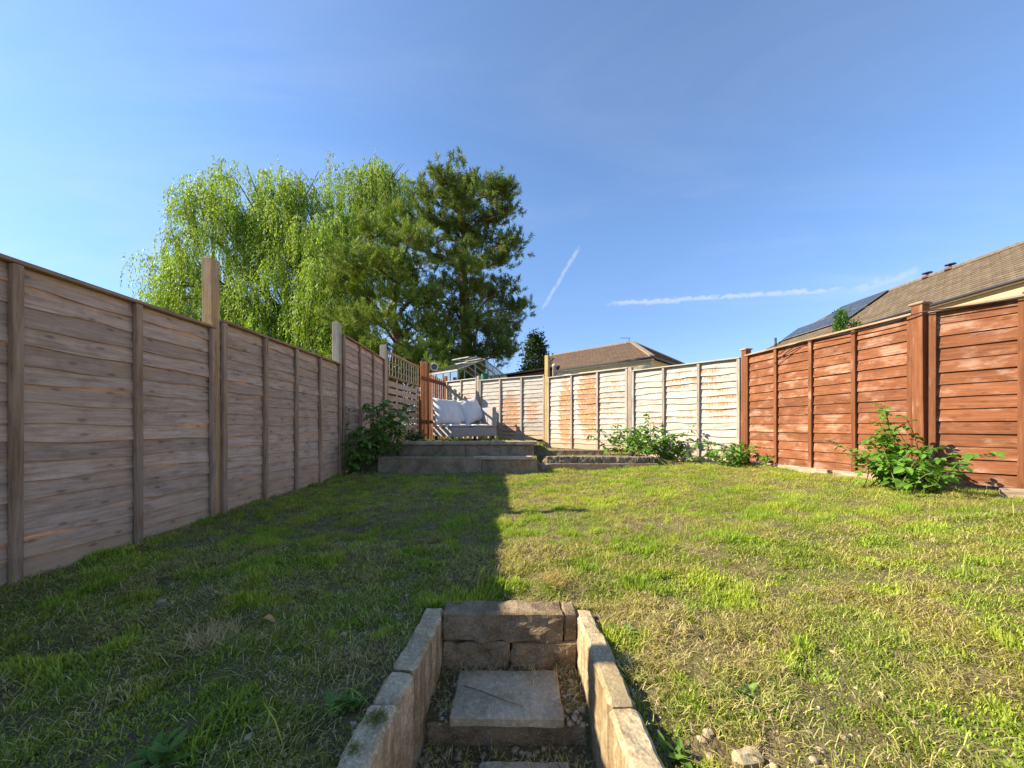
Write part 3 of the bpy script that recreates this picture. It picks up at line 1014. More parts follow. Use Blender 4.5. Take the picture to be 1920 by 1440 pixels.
bed('long grey-brown lower sleeper edging at the end of the shaded lawn', 'sleeper_edging', [
    ('sleeper', -1.78, -0.40, 4.87, 4.985, -0.68, -0.405, 'sleeper', 0.007),
    ('sleeper', -0.396, 0.335, 4.875, 4.985, -0.68, -0.437, 'sleeper', 0.006),
    ('coping_slab', -0.52, 0.275, 4.85, 5.03, -0.4365, -0.398, 'coping', 0.004)], 50)
bed('upper coped edging of the raised bed in front of the sofa', 'coped_edging', [
    ('sleeper', -1.70, -0.70, 5.53, 5.63, -0.47, -0.271, 'sleeper', 0.007),
    ('sleeper', -0.696, 0.33, 5.535, 5.63, -0.47, -0.271, 'sleeper', 0.007),
    ('coping_slab', -1.66, -1.035, 5.49, 5.68, -0.2705, -0.222, 'coping', 0.004),
    ('coping_slab', -1.028, -0.33, 5.50, 5.69, -0.2705, -0.220, 'coping', 0.004),
    ('coping_slab', -0.322, 0.375, 5.495, 5.68, -0.2705, -0.218, 'coping', 0.004)], 60)
eb = []
xx = 0.49
rr = random.Random(5)
while xx < 1.98:
    w = rr.uniform(0.10, 0.26)
    eb.append(('stone', xx, min(xx + w, 2.02), 5.20, 5.31, -0.5195, -0.425 + rr.uniform(-0.006, 0.006), 'edging', 0.013))
    xx += w + 0.006
bed('row of rough split stones on a timber at the sunny lawn end', 'stone_edging', [('timber_base', 0.36, 2.06, 5.185, 5.31, -0.66, -0.52, 'sleeper', 0.004)] + eb, 70)
o = rough_block('timber', (1.05, 0.08, 0.09), M['sleeper'], None, (0.95, 5.95, gz(0.95, 5.95) - 0.01), amp=0.006, seed=90, cuts=10)
tag(o, 'dark low timber lying behind the split stone row', 'timber')
o = rough_block('stone_lump', (0.13, 0.08, 0.11), M['edging'], None, (0.44, 5.06, gz(0.44, 5.06) - 0.02), amp=0.02, seed=91, cuts=4, rz=0.4)
tag(o, 'dark pointed stone lump at the right end of lower sleeper', 'stone')


# ================================================================== steps
def steps():
    t = thing('garden_steps', 'short flight of stone steps sunk into the lawn', 'steps', (0, 1.15, -1.06))
    L = t.location

    def blk(nm, x0, x1, y0, y1, z0, z1, mat, amp, seed, cuts=10, edge=0.006, freq=18, rz=0):
        return rough_block(nm, (x1 - x0, y1 - y0, z1 - z0), M[mat], t, Vector(((x0 + x1) / 2, (y0 + y1) / 2, z0)) - L, amp=amp, seed=seed, cuts=cuts, edge=edge, freq=freq, rz=rz)
    blk('riser_block', -0.262, 0.193, 1.385, 1.49, -0.812, -0.702, 'riser', 0.013, 1, 26)
    blk('riser_block', 0.197, 0.245, 1.385, 1.49, -0.812, -0.703, 'riser', 0.008, 2, 8)
    blk('riser_block', -0.262, -0.013, 1.388, 1.48, -0.93, -0.815, 'riser', 0.012, 3, 16)
    blk('riser_block', -0.005, 0.245, 1.388, 1.48, -0.93, -0.815, 'riser', 0.012, 4, 16)
    blk('tread_slab', -0.195, 0.163, 1.135, 1.36, -0.932, -0.897, 'slab', 0.004, 5, 16, rz=-0.01)
    blk('riser_block', -0.27, 0.238, 1.158, 1.24, -1.06, -0.934, 'riser', 0.009, 6, 22)
    blk('tread_slab', -0.10, 0.17, 0.80, 1.088, -1.018, -0.986, 'slab', 0.004, 7, 12)
    blk('riser_block', -0.28, 0.242, 0.83, 0.91, -1.22, -1.02, 'riser', 0.009, 8, 16)


steps()


def cheek(label, pts, seed, zt=-0.705):
    t = thing('block_wall', label, 'low wall', ((pts[0][0] + pts[0][1]) / 2, pts[0][2], -1.10))
    for i in range(len(pts) - 1):
        (xi0, xo0, y0, dz), (xi1, xo1, y1, _) = pts[i], pts[i + 1]
        cx = (xi0 + xo0 + xi1 + xo1) / 4
        w = (abs(xi0 - xo0) + abs(xi1 - xo1)) / 2
        ang = math.atan2(((xi1 + xo1) - (xi0 + xo0)) / 2, y0 - y1)
        loc = Vector((cx, (y0 + y1) / 2, -1.10)) - t.location
        rough_block('block', (w, y0 - y1 - 0.006, 0.395 + dz), M['block'], t, loc, rz=ang, amp=0.0055, seed=seed + i, cuts=14, edge=0.010, freq=26)
    return t


cheek('left block cheek wall of the garden steps', [(-0.264, -0.34, 1.44, 0.0), (-0.268, -0.343, 1.245, 0.002), (-0.281, -0.356, 1.075, -0.003), (-0.292, -0.364, 0.945, 0.003), (-0.297, -0.375, 0.60, 0)], 11)
cheek('right block cheek wall of the garden steps, lit by sun', [(0.247, 0.312, 1.44, -0.008), (0.247, 0.312, 1.262, 0.004), (0.245, 0.317, 0.932, 0.0), (0.2425, 0.324, 0.60, 0)], 21)


# ================================================================== loose stones and gravel
def pebble_mesh(seed, r=1.0):
    bm = bmesh.new()
    bmesh.ops.create_icosphere(bm, subdivisions=1, radius=r)
    rn = random.Random(seed)
    s = (rn.uniform(0.8, 1.3), rn.uniform(0.6, 1.0), rn.uniform(0.4, 0.7))
    for v in bm.verts:
        k = 1 + rn.uniform(-0.16, 0.16)
        v.co = Vector((v.co.x * s[0] * k, v.co.y * s[1] * k, v.co.z * s[2] * k))
    vs = np.array([v.co[:] for v in bm.verts])
    fs = np.array([[v.index for v in f.verts] for f in bm.faces])
    bm.free()
    return vs, fs


def scatter_gravel(name, pts, rng, rmin, rmax, label, mat='pebble'):
    shapes = [pebble_mesh(s) for s in range(6)]
    V, F, n = [], [], 0
    for (x, y, z) in pts:
        vs, fs = shapes[rng.integers(6)]
        r = rmin + (rmax - rmin) * rng.random() ** 2.5
        a = rng.random() * 6.28
        ca, sa = math.cos(a), math.sin(a)
        q = np.stack([vs[:, 0] * ca - vs[:, 1] * sa, vs[:, 0] * sa + vs[:, 1] * ca, vs[:, 2]], -1) * r + np.array([x, y, z + r * 0.25])
        V.append(q)
        F.append(fs + n)
        n += len(vs)
    o = bulk(name, np.concatenate(V), np.concatenate(F), M[mat])
    tag(o, label, 'gravel', kind='stuff')
    return o


rng = np.random.default_rng(3)
gp = []
for _ in range(520):
    x, y = rng.uniform(-0.255, 0.235), rng.uniform(1.13, 1.385)
    if -0.20 < x < 0.165 and y < 1.30 and rng.random() < 0.97:
        continue
    if x < -0.1 and rng.random() < 0.5:
        continue
    gp.append((x, y, -0.918))
for _ in range(420):
    x, y = rng.uniform(-0.27, 0.235), rng.uniform(0.88, 1.15)
    if -0.1 < x < 0.17 and y < 1.09:
        continue
    gp.append((x, y, -1.004))
scatter_gravel('gravel', gp, rng, 0.004, 0.014, 'loose gravel and stones lying on the garden steps')
gp = []
for _ in range(620):
    x, y = rng.uniform(0.34, 1.3), rng.uniform(0.62, 1.7)
    if rng.random() < math.exp(-((x - 0.5) / 0.25) ** 2 - ((y - 0.95) / 0.4) ** 2) + 0.03:
        gp.append((x, y, gz(x, y)))
for _ in range(260):
    x, y = rng.uniform(-2.0, 3.2), rng.uniform(0.7, 4.6)
    if -0.42 < x < 0.36 and y < 1.55:
        continue
    gp.append((x, y, gz(x, y)))
for _ in range(120):
    x, y = rng.uniform(-0.7, -0.36), rng.uniform(0.75, 1.6)
    gp.append((x, y, gz(x, y)))
scatter_gravel('lawn_pebbles', gp, rng, 0.003, 0.012, 'small scattered pebbles in the lawn')


def stone_thing(label, px, py, size, seed, mat, rz=0.3, sink=0.3):
    # meet the pixel's ray with the lawn
    Y = 1.5
    for _ in range(30):
        x = (px - CX) / F_PX * Y
        Y = max(0.6, -gz(x, Y) * F_PX / (py - HY))
    o = rough_block('loose_stone', size, M[mat], None, ((px - CX) / F_PX * Y, Y, gz((px - CX) / F_PX * Y, Y) - size[2] * sink), amp=min(size) * 0.22, seed=seed, cuts=3, rz=rz, edge=min(size) * 0.3, freq=0.5 / min(size))
    return tag(o, label, 'stone')


stone_thing('flat buff stone chunk in the lawn at bottom edge right of steps', 1400, 1432, (0.07, 0.035, 0.04), 31, 'block', 0.2)
stone_thing('round pinkish pebble in the grass right of the steps', 1328, 1378, (0.026, 0.02, 0.02), 32, 'pebble')
stone_thing('single whitish pebble in the shaded grass on the left', 304, 1137, (0.03, 0.014, 0.03), 33, 'pebble', 0.4, 0.1)


# ================================================================== sofa
def sofa():
    C0 = Vector((-1.19, 7.20, -0.287))
    rz = math.radians(35)
    t = thing('garden_sofa', 'grey woven rattan garden sofa with pale cushions on the raised bed', 'sofa', C0, rz)
    Wd, D = 1.05, 0.90

    def part(nm, x0, x1, y0, y1, z0, z1, mat='rattan', bv=0.018, par=None):
        mb = MB()
        mb.box(x0, x1, y0, y1, z0, z1)
        return mb.build(nm, M[mat], par or t, bevel=bv, segs=2, smooth=False)
    part('seat_base', 0, Wd, 0, D, 0.085, 0.275)
    part('backrest', 0, Wd, D - 0.12, D, 0.277, 0.74)
    part('armrest', Wd - 0.10, Wd, 0.0, D - 0.122, 0.277, 0.70)
    for x in (0.05, Wd - 0.05):
        for y in (0.05, D - 0.05):
            part('leg', x - 0.025, x + 0.025, y - 0.025, y + 0.025, 0.0, 0.084, 'fascia', 0.004)
    # seat cushions
    def cushion(nm, x0, x1, y0, y1, z0, h, seed):
        N = 12
        vs, fs = [], []
        r = random.Random(seed)
        for s in (1, -1):
            for j in range(N + 1):
                for i in range(N + 1):
                    u, v = i / N * 2 - 1, j / N * 2 - 1
                    prof = ((1 - abs(u) ** 5) * (1 - abs(v) ** 5)) ** 0.5
                    z = z0 + h / 2 + s * h / 2 * (0.25 + 0.75 * prof) + 0.006 * mnoise.noise(Vector((u * 2.2 + seed, v * 2.2, s)))
                    vs.append((x0 + (u + 1) / 2 * (x1 - x0), y0 + (v + 1) / 2 * (y1 - y0), z))
        K = (N + 1) ** 2
        for j in range(N):
            for i in range(N):
                a = j * (N + 1) + i
                fs.append((a, a + 1, a + N + 2, a + N + 1))
                fs.append((K + a, K + a + N + 1, K + a + N + 2, K + a + 1))
        ring = [i for i in range(N + 1)] + [(j + 1) * (N + 1) + N for j in range(N)] + [N * (N + 1) + N - 1 - i for i in range(N)] + [(N - 1 - j) * (N + 1) for j in range(N - 1)]
        for k in range(len(ring)):
            a, b = ring[k], ring[(k + 1) % len(ring)]
            fs.append((b, a, K + a, K + b))
        mb = MB()
        mb.add(vs, fs)
        return mb.build(nm, M['fabric'], t, smooth=True)
    cushion('seat_cushion', 0.01, 0.475, 0.01, D - 0.13, 0.2755, 0.065, 1)
    cushion('seat_cushion', 0.48, Wd - 0.105, 0.01, D - 0.13, 0.2755, 0.065, 2)
    return t


sofa_t = sofa()
bpy.context.view_layer.update()
SM = Matrix.Translation(sofa_t.location) @ Matrix.Rotation(sofa_t.rotation_euler.z, 4, 'Z')


def pillow(label, cx, y, zc, s, roll, tilt, yaw, seed, puff=0.17):
    N = 18
    vs, fs = [], []
    for sd in (1, -1):
        for j in range(N + 1):
            for i in range(N + 1):
                u, v = i / N * 2 - 1, j / N * 2 - 1
                pin = 1 - 0.09 * (1 - abs(v) ** 2) * (abs(u) ** 3) if abs(u) >= abs(v) else 1 - 0.09 * (1 - abs(u) ** 2) * (abs(v) ** 3)
                th = max(0.0, (1 - u ** 4) * (1 - v ** 4)) ** 0.6
                w = 0.012 * mnoise.noise(Vector((u * 2.5 + seed, v * 2.5, sd * 0.4))) * (0.3 + th)
                w += 0.008 * math.sin(u * 9 + v * 5 + seed) * (1 - th)
                vs.append((u * s / 2 * pin, -sd * puff / 2 * th * s / 0.5 + w, v * s / 2 * pin))
    K = (N + 1) ** 2
    for j in range(N):
        for i in range(N):
            a = j * (N + 1) + i
            fs.append((a, a + 1, a + N + 2, a + N + 1))
            fs.append((K + a, K + a + N + 1, K + a + N + 2, K + a + 1))
    mb = MB()
    mb.add(vs, fs)
    o = mb.build('pillow', M['fabric'], None, smooth=True)
    o.matrix_world = SM @ Matrix.Translation((cx, y, zc)) @ Matrix.Rotation(yaw, 4, 'Z') @ Matrix.Rotation(tilt, 4, 'X') @ Matrix.Rotation(roll, 4, 'Y')
    return tag(o, label, 'pillow', 'loose back pillows on the sofa')


pillow('large pale pillow at the left end of the garden sofa', 0.15, 0.52, 0.335 + 0.27, 0.60, 0.06, -0.42, 0.10, 1)
pillow('pale pillow squeezed between the two big sofa pillows', 0.46, 0.56, 0.335 + 0.27, 0.54, -0.10, -0.30, -0.05, 2, 0.12)
pillow('pale pillow with raised corner leaning at right end of sofa', 0.735, 0.54, 0.335 + 0.30, 0.56, -0.34, -0.42, -0.05, 3)


# ================================================================== brambles and small plants
def leaf_mesh(name, mat, leaflets, L=1.0, W_=0.62, fold=0.22):
    vs, fs = [], []
    for (ang, sc, off) in leaflets:
        ca, sa = math.cos(ang), math.sin(ang)
        st = [(0.0, 0.0), (0.14, 0.30), (0.42, 0.5), (0.72, 0.36), (1.0, 0.0)]
        b = len(vs)
        for (s, w) in st:
            w = w * W_
            for k in ((0,) if w == 0 else (-1, 0, 1)):
                x, y = s * L, k * w
                z = abs(k) * w * fold - 0.22 * s * s
                x, y, z = x * sc + off, y * sc, z * sc
                vs.append((x * ca - y * sa, x * sa + y * ca, z))
        fs += [(b, b + 1, b + 2), (b, b + 2, b + 3)]
        for i in range(2):
            o = b + 1 + i * 3
            fs += [(o, o + 3, o + 4, o + 1), (o + 1, o + 4, o + 5, o + 2)]
        o = b + 7
        fs += [(o, b + 10, o + 1), (o + 1, b + 10, o + 2)]
    me = bpy.data.meshes.new(name)
    me.from_pydata(vs, [], fs)
    me.materials.append(mat)
    return me


TRI = [(0.0, 1.0, 0.25), (1.15, 0.85, 0.05), (-1.15, 0.85, 0.05)]
LEAF = {'bramble': [leaf_mesh('bramble_leaf', M['bramble'], TRI), leaf_mesh('bramble_leaf', M['bramble'], TRI, W_=0.7, fold=0.35), leaf_mesh('bramble_leaf', M['bramble'], [(0.0, 1.1, 0.2), (1.0, 0.8, 0.0), (-1.3, 0.75, 0.0)], W_=0.66)],
        'bramble_dark': [leaf_mesh('bramble_leaf', M['bramble_dark'], TRI, W_=0.75), leaf_mesh('bramble_leaf', M['bramble_dark'], TRI, W_=0.68, fold=0.35)],
        'shrub': [leaf_mesh('shrub_leaf', M['shrub'], [(0, 1, 0), (0.9, 0.8, 0.0), (-0.9, 0.8, 0.0)], W_=0.6)],
        'weed': [leaf_mesh('weed_leaf', M['weed'], [(0, 1, 0)], W_=0.42)]}


def bush(name, label, cat, canes, leaf, size, seed, spacing=0.055, sunny=(-0.5, -0.5, 0.7), fill=0):
    """canes: (root x, root y, azimuth, horizontal reach, height, droop)."""
    r = random.Random(seed)
    cx, cy = sum(c[0] for c in canes) / len(canes), sum(c[1] for c in canes) / len(canes)
    t = thing(name, label, cat, (cx, cy, gz(cx, cy)))
    T = t.location
    placed = []
    for (x, y, az, reach, h, droop) in canes:
        root = Vector((x, y, gz(x, y) - 0.01))
        d = Vector((math.cos(az), math.sin(az), 0))
        side = Vector((-d.y, d.x, 0))
        wob = r.uniform(-0.08, 0.08)
        pts = []
        for i in range(9):
            s = i / 8
            pts.append(root + d * reach * s + side * wob * math.sin(s * 3) + Vector((0, 0, h * (s * (1 + droop) - droop * s * s * s * 1.0))))
        mb = MB()
        mb.tube([p - T for p in pts], [0.0045 * (1 - 0.6 * i / 8) for i in range(9)], 5)
        mb.build('cane', M['cane'], t, smooth=True)
        L = sum((pts[i + 1] - pts[i]).length for i in range(8))
        nl = max(4, int(L / spacing))
        for k in range(nl):
            s = 0.12 + 0.88 * (k + r.random() * 0.7) / nl
            i = min(7, int(s * 8))
            p = pts[i].lerp(pts[i + 1], min(1, s * 8 - i))
            placed.append((p, d, s))
    placed.sort(key=lambda q: q[0].y)
    restV, restF, rn = [], [], 0
    for li, (p, d, s) in enumerate(placed):
        a = math.atan2(d.y, d.x) + r.choice((-1, 1)) * r.uniform(0.5, 1.7)
        pitch = r.uniform(-0.5, 0.7)
        sc = size * r.uniform(0.65, 1.15) * (1.0 - 0.35 * s)
        pet = Vector((math.cos(a), math.sin(a), 0.5)) * sc * 0.5
        roll = r.uniform(-0.6, 0.6)
        mx = Matrix.Translation(p + pet - T) @ Matrix.Rotation(a, 4, 'Z') @ Matrix.Rotation(pitch, 4, 'Y') @ Matrix.Rotation(roll, 4, 'X') @ Matrix.Scale(sc, 4)
        me = r.choice(LEAF[leaf])
        if li < 290:
            o = bpy.data.objects.new('leaf', me)
            link(o, t)
            o.matrix_local = mx
        else:
            restV += [tuple(mx @ v.co) for v in me.vertices]
            restF += [tuple(i + rn for i in f.vertices) for f in me.polygons]
            rn = len(restV)
    if restV:
        mb = MB()
        mb.add(restV, restF)
        tag(mb.build('foliage', LEAF[leaf][0].materials[0], t), kind='stuff')
    return t, len(placed)


def cane_set(cx, cy, rx, ry, n, reach, h, seed, keep=lambda x, y: True, droop=(0.2, 1.2)):
    r = random.Random(seed)
    out = []
    while len(out) < n:
        x, y = cx + r.uniform(-1, 1) * rx, cy + r.uniform(-1, 1) * ry
        az = r.uniform(0, 6.283)
        rc = reach * r.uniform(0.4, 1.0)
        ex, ey = x + math.cos(az) * rc, y + math.sin(az) * rc
        if keep(x, y) and keep(ex, ey):
            out.append((x, y, az, rc, h * r.uniform(0.45, 1.0), r.uniform(*droop)))
    return out


def brown_x(y):
    return 3.30 + (5.21 - y) * 0.1432 if y > 3.22 else 3.585 + (3.22 - y) * 0.665


kb = lambda x, y: x < brown_x(y) - 0.09 and x / y < 1.27
cs = cane_set(3.16, 2.95, 0.20, 0.24, 24, 0.38, 0.38, 1, kb)
cs += [(3.22, 2.98, 2.2, 0.14, 0.66, 0.1), (3.26, 2.95, 1.7, 0.10, 0.60, 0.1), (3.15, 2.9, 2.6, 0.5, 0.38, 0.3), (3.25, 2.95, 2.9, 0.16, 0.52, 0.1), (3.2, 3.0, 1.9, 0.1, 0.48, 0.1),
       (3.28, 2.85, -1.3, 0.3, 0.30, 0.8), (3.2, 2.8, -1.8, 0.32, 0.22, 0.8), (3.2, 3.0, 2.4, 0.12, 0.72, 0.05), (3.24, 2.98, 2.0, 0.2, 0.56, 0.1), (3.18, 3.02, 2.8, 0.2, 0.45, 0.1)]
bush('bramble_bush', 'bright green bramble with large leaves in front of the brown fence', 'bramble', cs, 'bramble', 0.085, 2, 0.042)


def white_keep(x, y):
    for i in range(4):
        (ax, ay), (bx, by) = W[i], W[i + 1]
        nx, ny = (ay - by), (bx - ax)
        l = math.hypot(nx, ny)
        if ((x - ax) * nx + (y - ay) * ny) / l > -0.1 and ax - 0.1 <= x <= bx + 0.1:
            return False
    return True


cs = cane_set(2.12, 5.68, 0.46, 0.25, 34, 0.42, 0.46, 3, lambda x, y: white_keep(x, y) and y > 5.35)
cs += [(2.15, 5.85, 1.2, 0.2, 0.72, 0.1), (1.8, 5.9, 2.5, 0.5, 0.42, 0.4), (1.6, 5.9, 2.9, 0.35, 0.3, 0.6), (2.45, 5.55, 0.4, 0.3, 0.55, 0.2), (2.6, 5.4, -0.6, 0.45, 0.22, 0.6), (2.45, 5.4, -0.9, 0.35, 0.3, 0.6)]
bush('bramble_bush', 'wide green bramble bush in front of the whitewashed fence', 'bramble', cs, 'bramble', 0.098, 4, 0.042)
cs = cane_set(3.0, 4.95, 0.2, 0.16, 22, 0.30, 0.30, 5, lambda x, y: kb(x, y) and white_keep(x, y))
bush('bramble_bush', 'small low bramble in the corner of white and brown fences', 'bramble', cs, 'bramble', 0.075, 6, 0.035)
kl = lambda x, y: x > -2.15
cs = cane_set(-1.86, 5.05, 0.22, 0.28, 31, 0.34, 0.72, 7, lambda x, y: kl(x, y) and (y < 4.8 or y > 5.0 or x < -1.8))
cs += [(-2.12, 4.74, 1.5, 0.05, 0.86, 0.05), (-2.1, 4.7, -1.0, 0.12, 0.6, 0.3), (-2.05, 4.75, -0.4, 0.2, 0.5, 0.4), (-2.08, 4.68, -1.4, 0.15, 0.36, 0.6), (-2.0, 4.75, 0.3, 0.25, 0.7, 0.3)]
bush('bramble_bush', 'dark shaded bramble climbing the left fence by the sleeper end', 'bramble', cs, 'bramble_dark', 0.105, 8, 0.05)
cs = cane_set(-1.68, 6.35, 0.26, 0.16, 26, 0.16, 0.27, 9, kl)
bush('low_shrub', 'low dark green shrub at the left end of the sofa', 'shrub', cs, 'shrub', 0.06, 10, 0.026)
cs = cane_set(-0.75, 6.85, 0.45, 0.12, 16, 0.10, 0.13, 11)
bush('weed_patch', 'yellow-green weeds growing in front of the sofa legs', 'weeds', cs, 'weed', 0.06, 12, 0.03)


def rosette(label, px, py, n, size, seed):
    Y = 1.5
    for _ in range(30):
        x = (px - CX) / F_PX * Y
        Y = max(0.6, -gz(x, Y) * F_PX / (py - HY))
    x = (px - CX) / F_PX * Y
    r = random.Random(seed)
    t = thing('weed_plant', label, 'weed', (x, Y, gz(x, Y)))
    for i in range(n):
        o = bpy.data.objects.new('weed_leaf', LEAF['weed'][0])
        link(o, t)
        a = i * 2.4 + r.uniform(-0.4, 0.4)
        o.matrix_local = Matrix.Translation((r.uniform(-0.5, 0.5) * size, r.uniform(-0.4, 0.4) * size, 0.004)) @ Matrix.Rotation(a, 4, 'Z') @ Matrix.Rotation(-r.uniform(0.3, 1.1), 4, 'Y') @ Matrix.Scale(size * r.uniform(0.6, 1.2), 4)


rosette('bright green leafy weed beside the left cheek wall', 645, 1330, 26, 0.05, 1)
rosette('leafy weed tuft at the bottom edge left of the steps', 300, 1425, 20, 0.05, 2)
rosette('low broad-leaved weed in the sunny grass behind the steps', 1170, 1195, 18, 0.045, 3)
rosette('green leafy weed at bottom edge right of the right cheek wall', 1268, 1425, 16, 0.045, 4)
rosette('small weed in the sunlit lawn right of the steps', 1400, 1310, 14, 0.04, 5)


# ================================================================== grass
def grass():
    rg = np.random.default_rng(11)
    bands = [(0.56, 1.0, 78000), (1.0, 1.5, 72000), (1.5, 2.1, 52000), (2.1, 3.0, 42000), (3.0, 4.0, 30000), (4.0, 5.35, 21000), (5.35, 8.6, 3500)]
    Xs, Ys = [], []
    for (y0, y1, dens) in bands:
        xr = min(4.2, 1.45 * y1 + 0.9)
        xl = max(-2.22, -xr)
        n = int((xr - xl) * (y1 - y0) * dens)
        Xs.append(rg.uniform(xl, xr, n))
        Ys.append(rg.uniform(y0, y1, n))
    x, y = np.concatenate(Xs), np.concatenate(Ys)
    bx = np.where(y > 3.22, 3.30 + (5.21 - y) * 0.1432, 3.585 + (3.22 - y) * 0.665)
    ok = x < bx - 0.03
    well = (x > -0.262) & (x < 0.24) & (y < 1.385)
    inwell = well & (rg.random(len(x)) < np.where((x > -0.2) & (x < 0.165) & (y > 1.12) & (y < 1.33), 0.006, np.where(x < -0.12, 0.16, 0.09))) & (y > 0.88)
    ok &= inwell | ~((x > -0.35) & (x < 0.325) & (y < 1.47))
    # terraces: sparse; keep clear of the edging itself
    ok &= ~((y > 4.83) & (y < 5.0) & (x > -1.8) & (x < 0.34))
    ok &= ~((y > 5.48) & (y < 5.7) & (x > -1.72) & (x < 0.38))
    ok &= ~((y > 5.17) & (y < 5.33) & (x > 0.35) & (x < 2.07))
    wl = np.zeros_like(ok)
    for i in range(4):
        (ax, ay), (b_x, by) = W[i], W[i + 1]
        nx, ny = (ay - by), (b_x - ax)
        l = math.hypot(nx, ny)
        wl |= (((x - ax) * nx + (y - ay) * ny) / l > -0.05) & (x >= ax) & (x <= b_x)
    ok &= ~wl
    ok &= ~((x > 3.2) & (y > 5.2))
    terr = ((y > 5.0) & (x < 0.4)) | ((y > 5.33))
    ok &= ~(terr & (rg.random(len(x)) < 0.72))
    clump = fbm(x * 5.5 + 7, y * 5.5 + 2, 21, 4)
    fine = fbm(x * 11 + 3, y * 11 + 8, 31, 3)
    dry = fbm(x * 4.2 + 20, y * 4.2 + 31, 41, 4)
    bare = np.exp(-((x - 0.55) / 0.28) ** 2 - ((y - 1.0) / 0.45) ** 2) * 0.7 + np.exp(-((x + 0.45) / 0.14) ** 2 - ((y - 1.25) / 0.35) ** 2) * 0.3
    dens = 0.50 + 0.7 * sstep(fine, 0.34, 0.58) - 0.62 * bare
    ok &= inwell | (rg.random(len(x)) < dens)
    inwell = inwell[ok]
    x, y, clump, fine, dry, bare = [a[ok] for a in (x, y, clump, fine, dry, bare)]
    terr = terr[ok]
    n = len(x)
    z = zg(x, y)
    p_straw = np.clip(0.13 + 0.36 * sstep(dry + 0.35 * (fine - 0.5), 0.46, 0.68) - 0.5 * sstep(clump, 0.52, 0.66) + 0.4 * bare, 0.05, 0.8)
    straw = (rg.random(n) < p_straw) | (inwell & (rg.random(n) < 0.85))
    z = np.where(inwell & (x > -0.2) & (x < 0.165) & (y > 1.14) & (y < 1.35), -0.893, z)
    dist = np.maximum(1.0, y / 1.6)
    lush = sstep(clump, 0.50, 0.68)
    h = np.where(straw, rg.uniform(0.014, 0.05, n), rg.uniform(0.010, 0.025, n) * (1 + 0.75 * lush * rg.random(n)))
    h = h * np.where(straw, 1.0, 0.5 + 0.95 * sstep(fine, 0.38, 0.64))
    tall = rg.random(n) < 0.0012
    h = np.where(tall, rg.uniform(0.07, 0.14, n), h)
    lean = np.where(straw, rg.uniform(0.95, 1.55, n), rg.uniform(0.2, 1.45, n) * (1 - 0.3 * lush))
    swirl = fbm(x * 2.2 + 5, y * 2.2 + 9, 61, 2) * 12.0
    az = swirl + rg.normal(0, 1.9, n)
    w = np.where(straw, rg.uniform(0.0006, 0.0011, n), rg.uniform(0.0008, 0.0019, n) * (1 + 0.3 * lush)) * dist ** 0.9
    dx, dy = np.cos(az), np.sin(az)
    sx, sy = -dy * w, dx * w
    base = np.stack([x, y, z - 0.002], -1)
    lift = np.where(straw, rg.uniform(0.002, 0.02, n), 0.0)
    base[:, 2] += lift
    l1, l2 = lean * 0.75, np.minimum(lean * 1.35, 1.75)
    mid = base + np.stack([dx * np.sin(l1), dy * np.sin(l1), np.cos(l1)], -1) * (h * 0.55)[:, None]
    tip = mid + np.stack([dx * np.sin(l2), dy * np.sin(l2), np.cos(l2)], -1) * (h * 0.45)[:, None]
    sd = np.stack([sx, sy, np.zeros(n)], -1)
    V = np.stack([base - sd * 0.8, base + sd * 0.8, mid + sd, mid - sd, tip], 1)
    b = np.arange(n, dtype=np.int32)[:, None] * 5
    nr, fr_ = y < 2.1, y >= 2.1
    F = np.concatenate([b[nr] + np.array([[0, 1, 2]]), b[nr] + np.array([[0, 2, 3]]), b[nr] + np.array([[3, 2, 4]]), b[fr_] + np.array([[0, 1, 4]])])
    g1, g2, g3 = np.array([0.37, 0.46, 0.055]), np.array([0.58, 0.58, 0.09]), np.array([0.23, 0.33, 0.05])
    s1, s2, s3 = np.array([0.66, 0.54, 0.27]), np.array([0.20, 0.15, 0.07]), np.array([0.60, 0.57, 0.17])
    u = rg.random((n, 1))
    yel = sstep(dry, 0.40, 0.62)[:, None]
    gc = g1 * (1 - u) + g3 * u
    gc = gc * (1 - 0.55 * yel) + g2 * 0.55 * yel
    gc = gc * (1 - 0.3 * lush[:, None]) + np.array([0.36, 0.54, 0.055]) * 0.3 * lush[:, None]
    k = rg.random((n, 1))
    sc_ = np.where(k < 0.34, s1, np.where(k < 0.74, s2, s3))
    c = np.where(straw[:, None], sc_, gc) * rg.uniform(0.6, 1.2, (n, 1))
    C = np.repeat(c[:, None, :], 5, 1)
    o = bulk('grass', V.reshape(-1, 3), F, M['grass'], colors=C.reshape(-1, 3))
    tag(o, 'rough mown grass and dry clippings covering the lawn', 'grass', kind='stuff')
    print('grass blades', n)


grass()


# ================================================================== trees
def leaf_cards(P, D, size, wid, rng_, name, mat, parent, colors):
    """Diamond leaves at P pointing along D."""
    n = len(P)
    D = D / np.linalg.norm(D, axis=1, keepdims=True)
    R = rng_.normal(size=(n, 3))
    S = np.cross(D, R)
    S /= np.linalg.norm(S, axis=1, keepdims=True) + 1e-9
    L = size[:, None]
    Wd = wid[:, None]
    V = np.stack([P, P + D * L * 0.45 + S * Wd, P + D * L, P + D * L * 0.45 - S * Wd], 1)
    F = np.arange(n * 4, dtype=np.int32).reshape(n, 4)
    return bulk(name, V.reshape(-1, 3), F, mat, parent, np.repeat(colors[:, None, :], 4, 1).reshape(-1, 3))


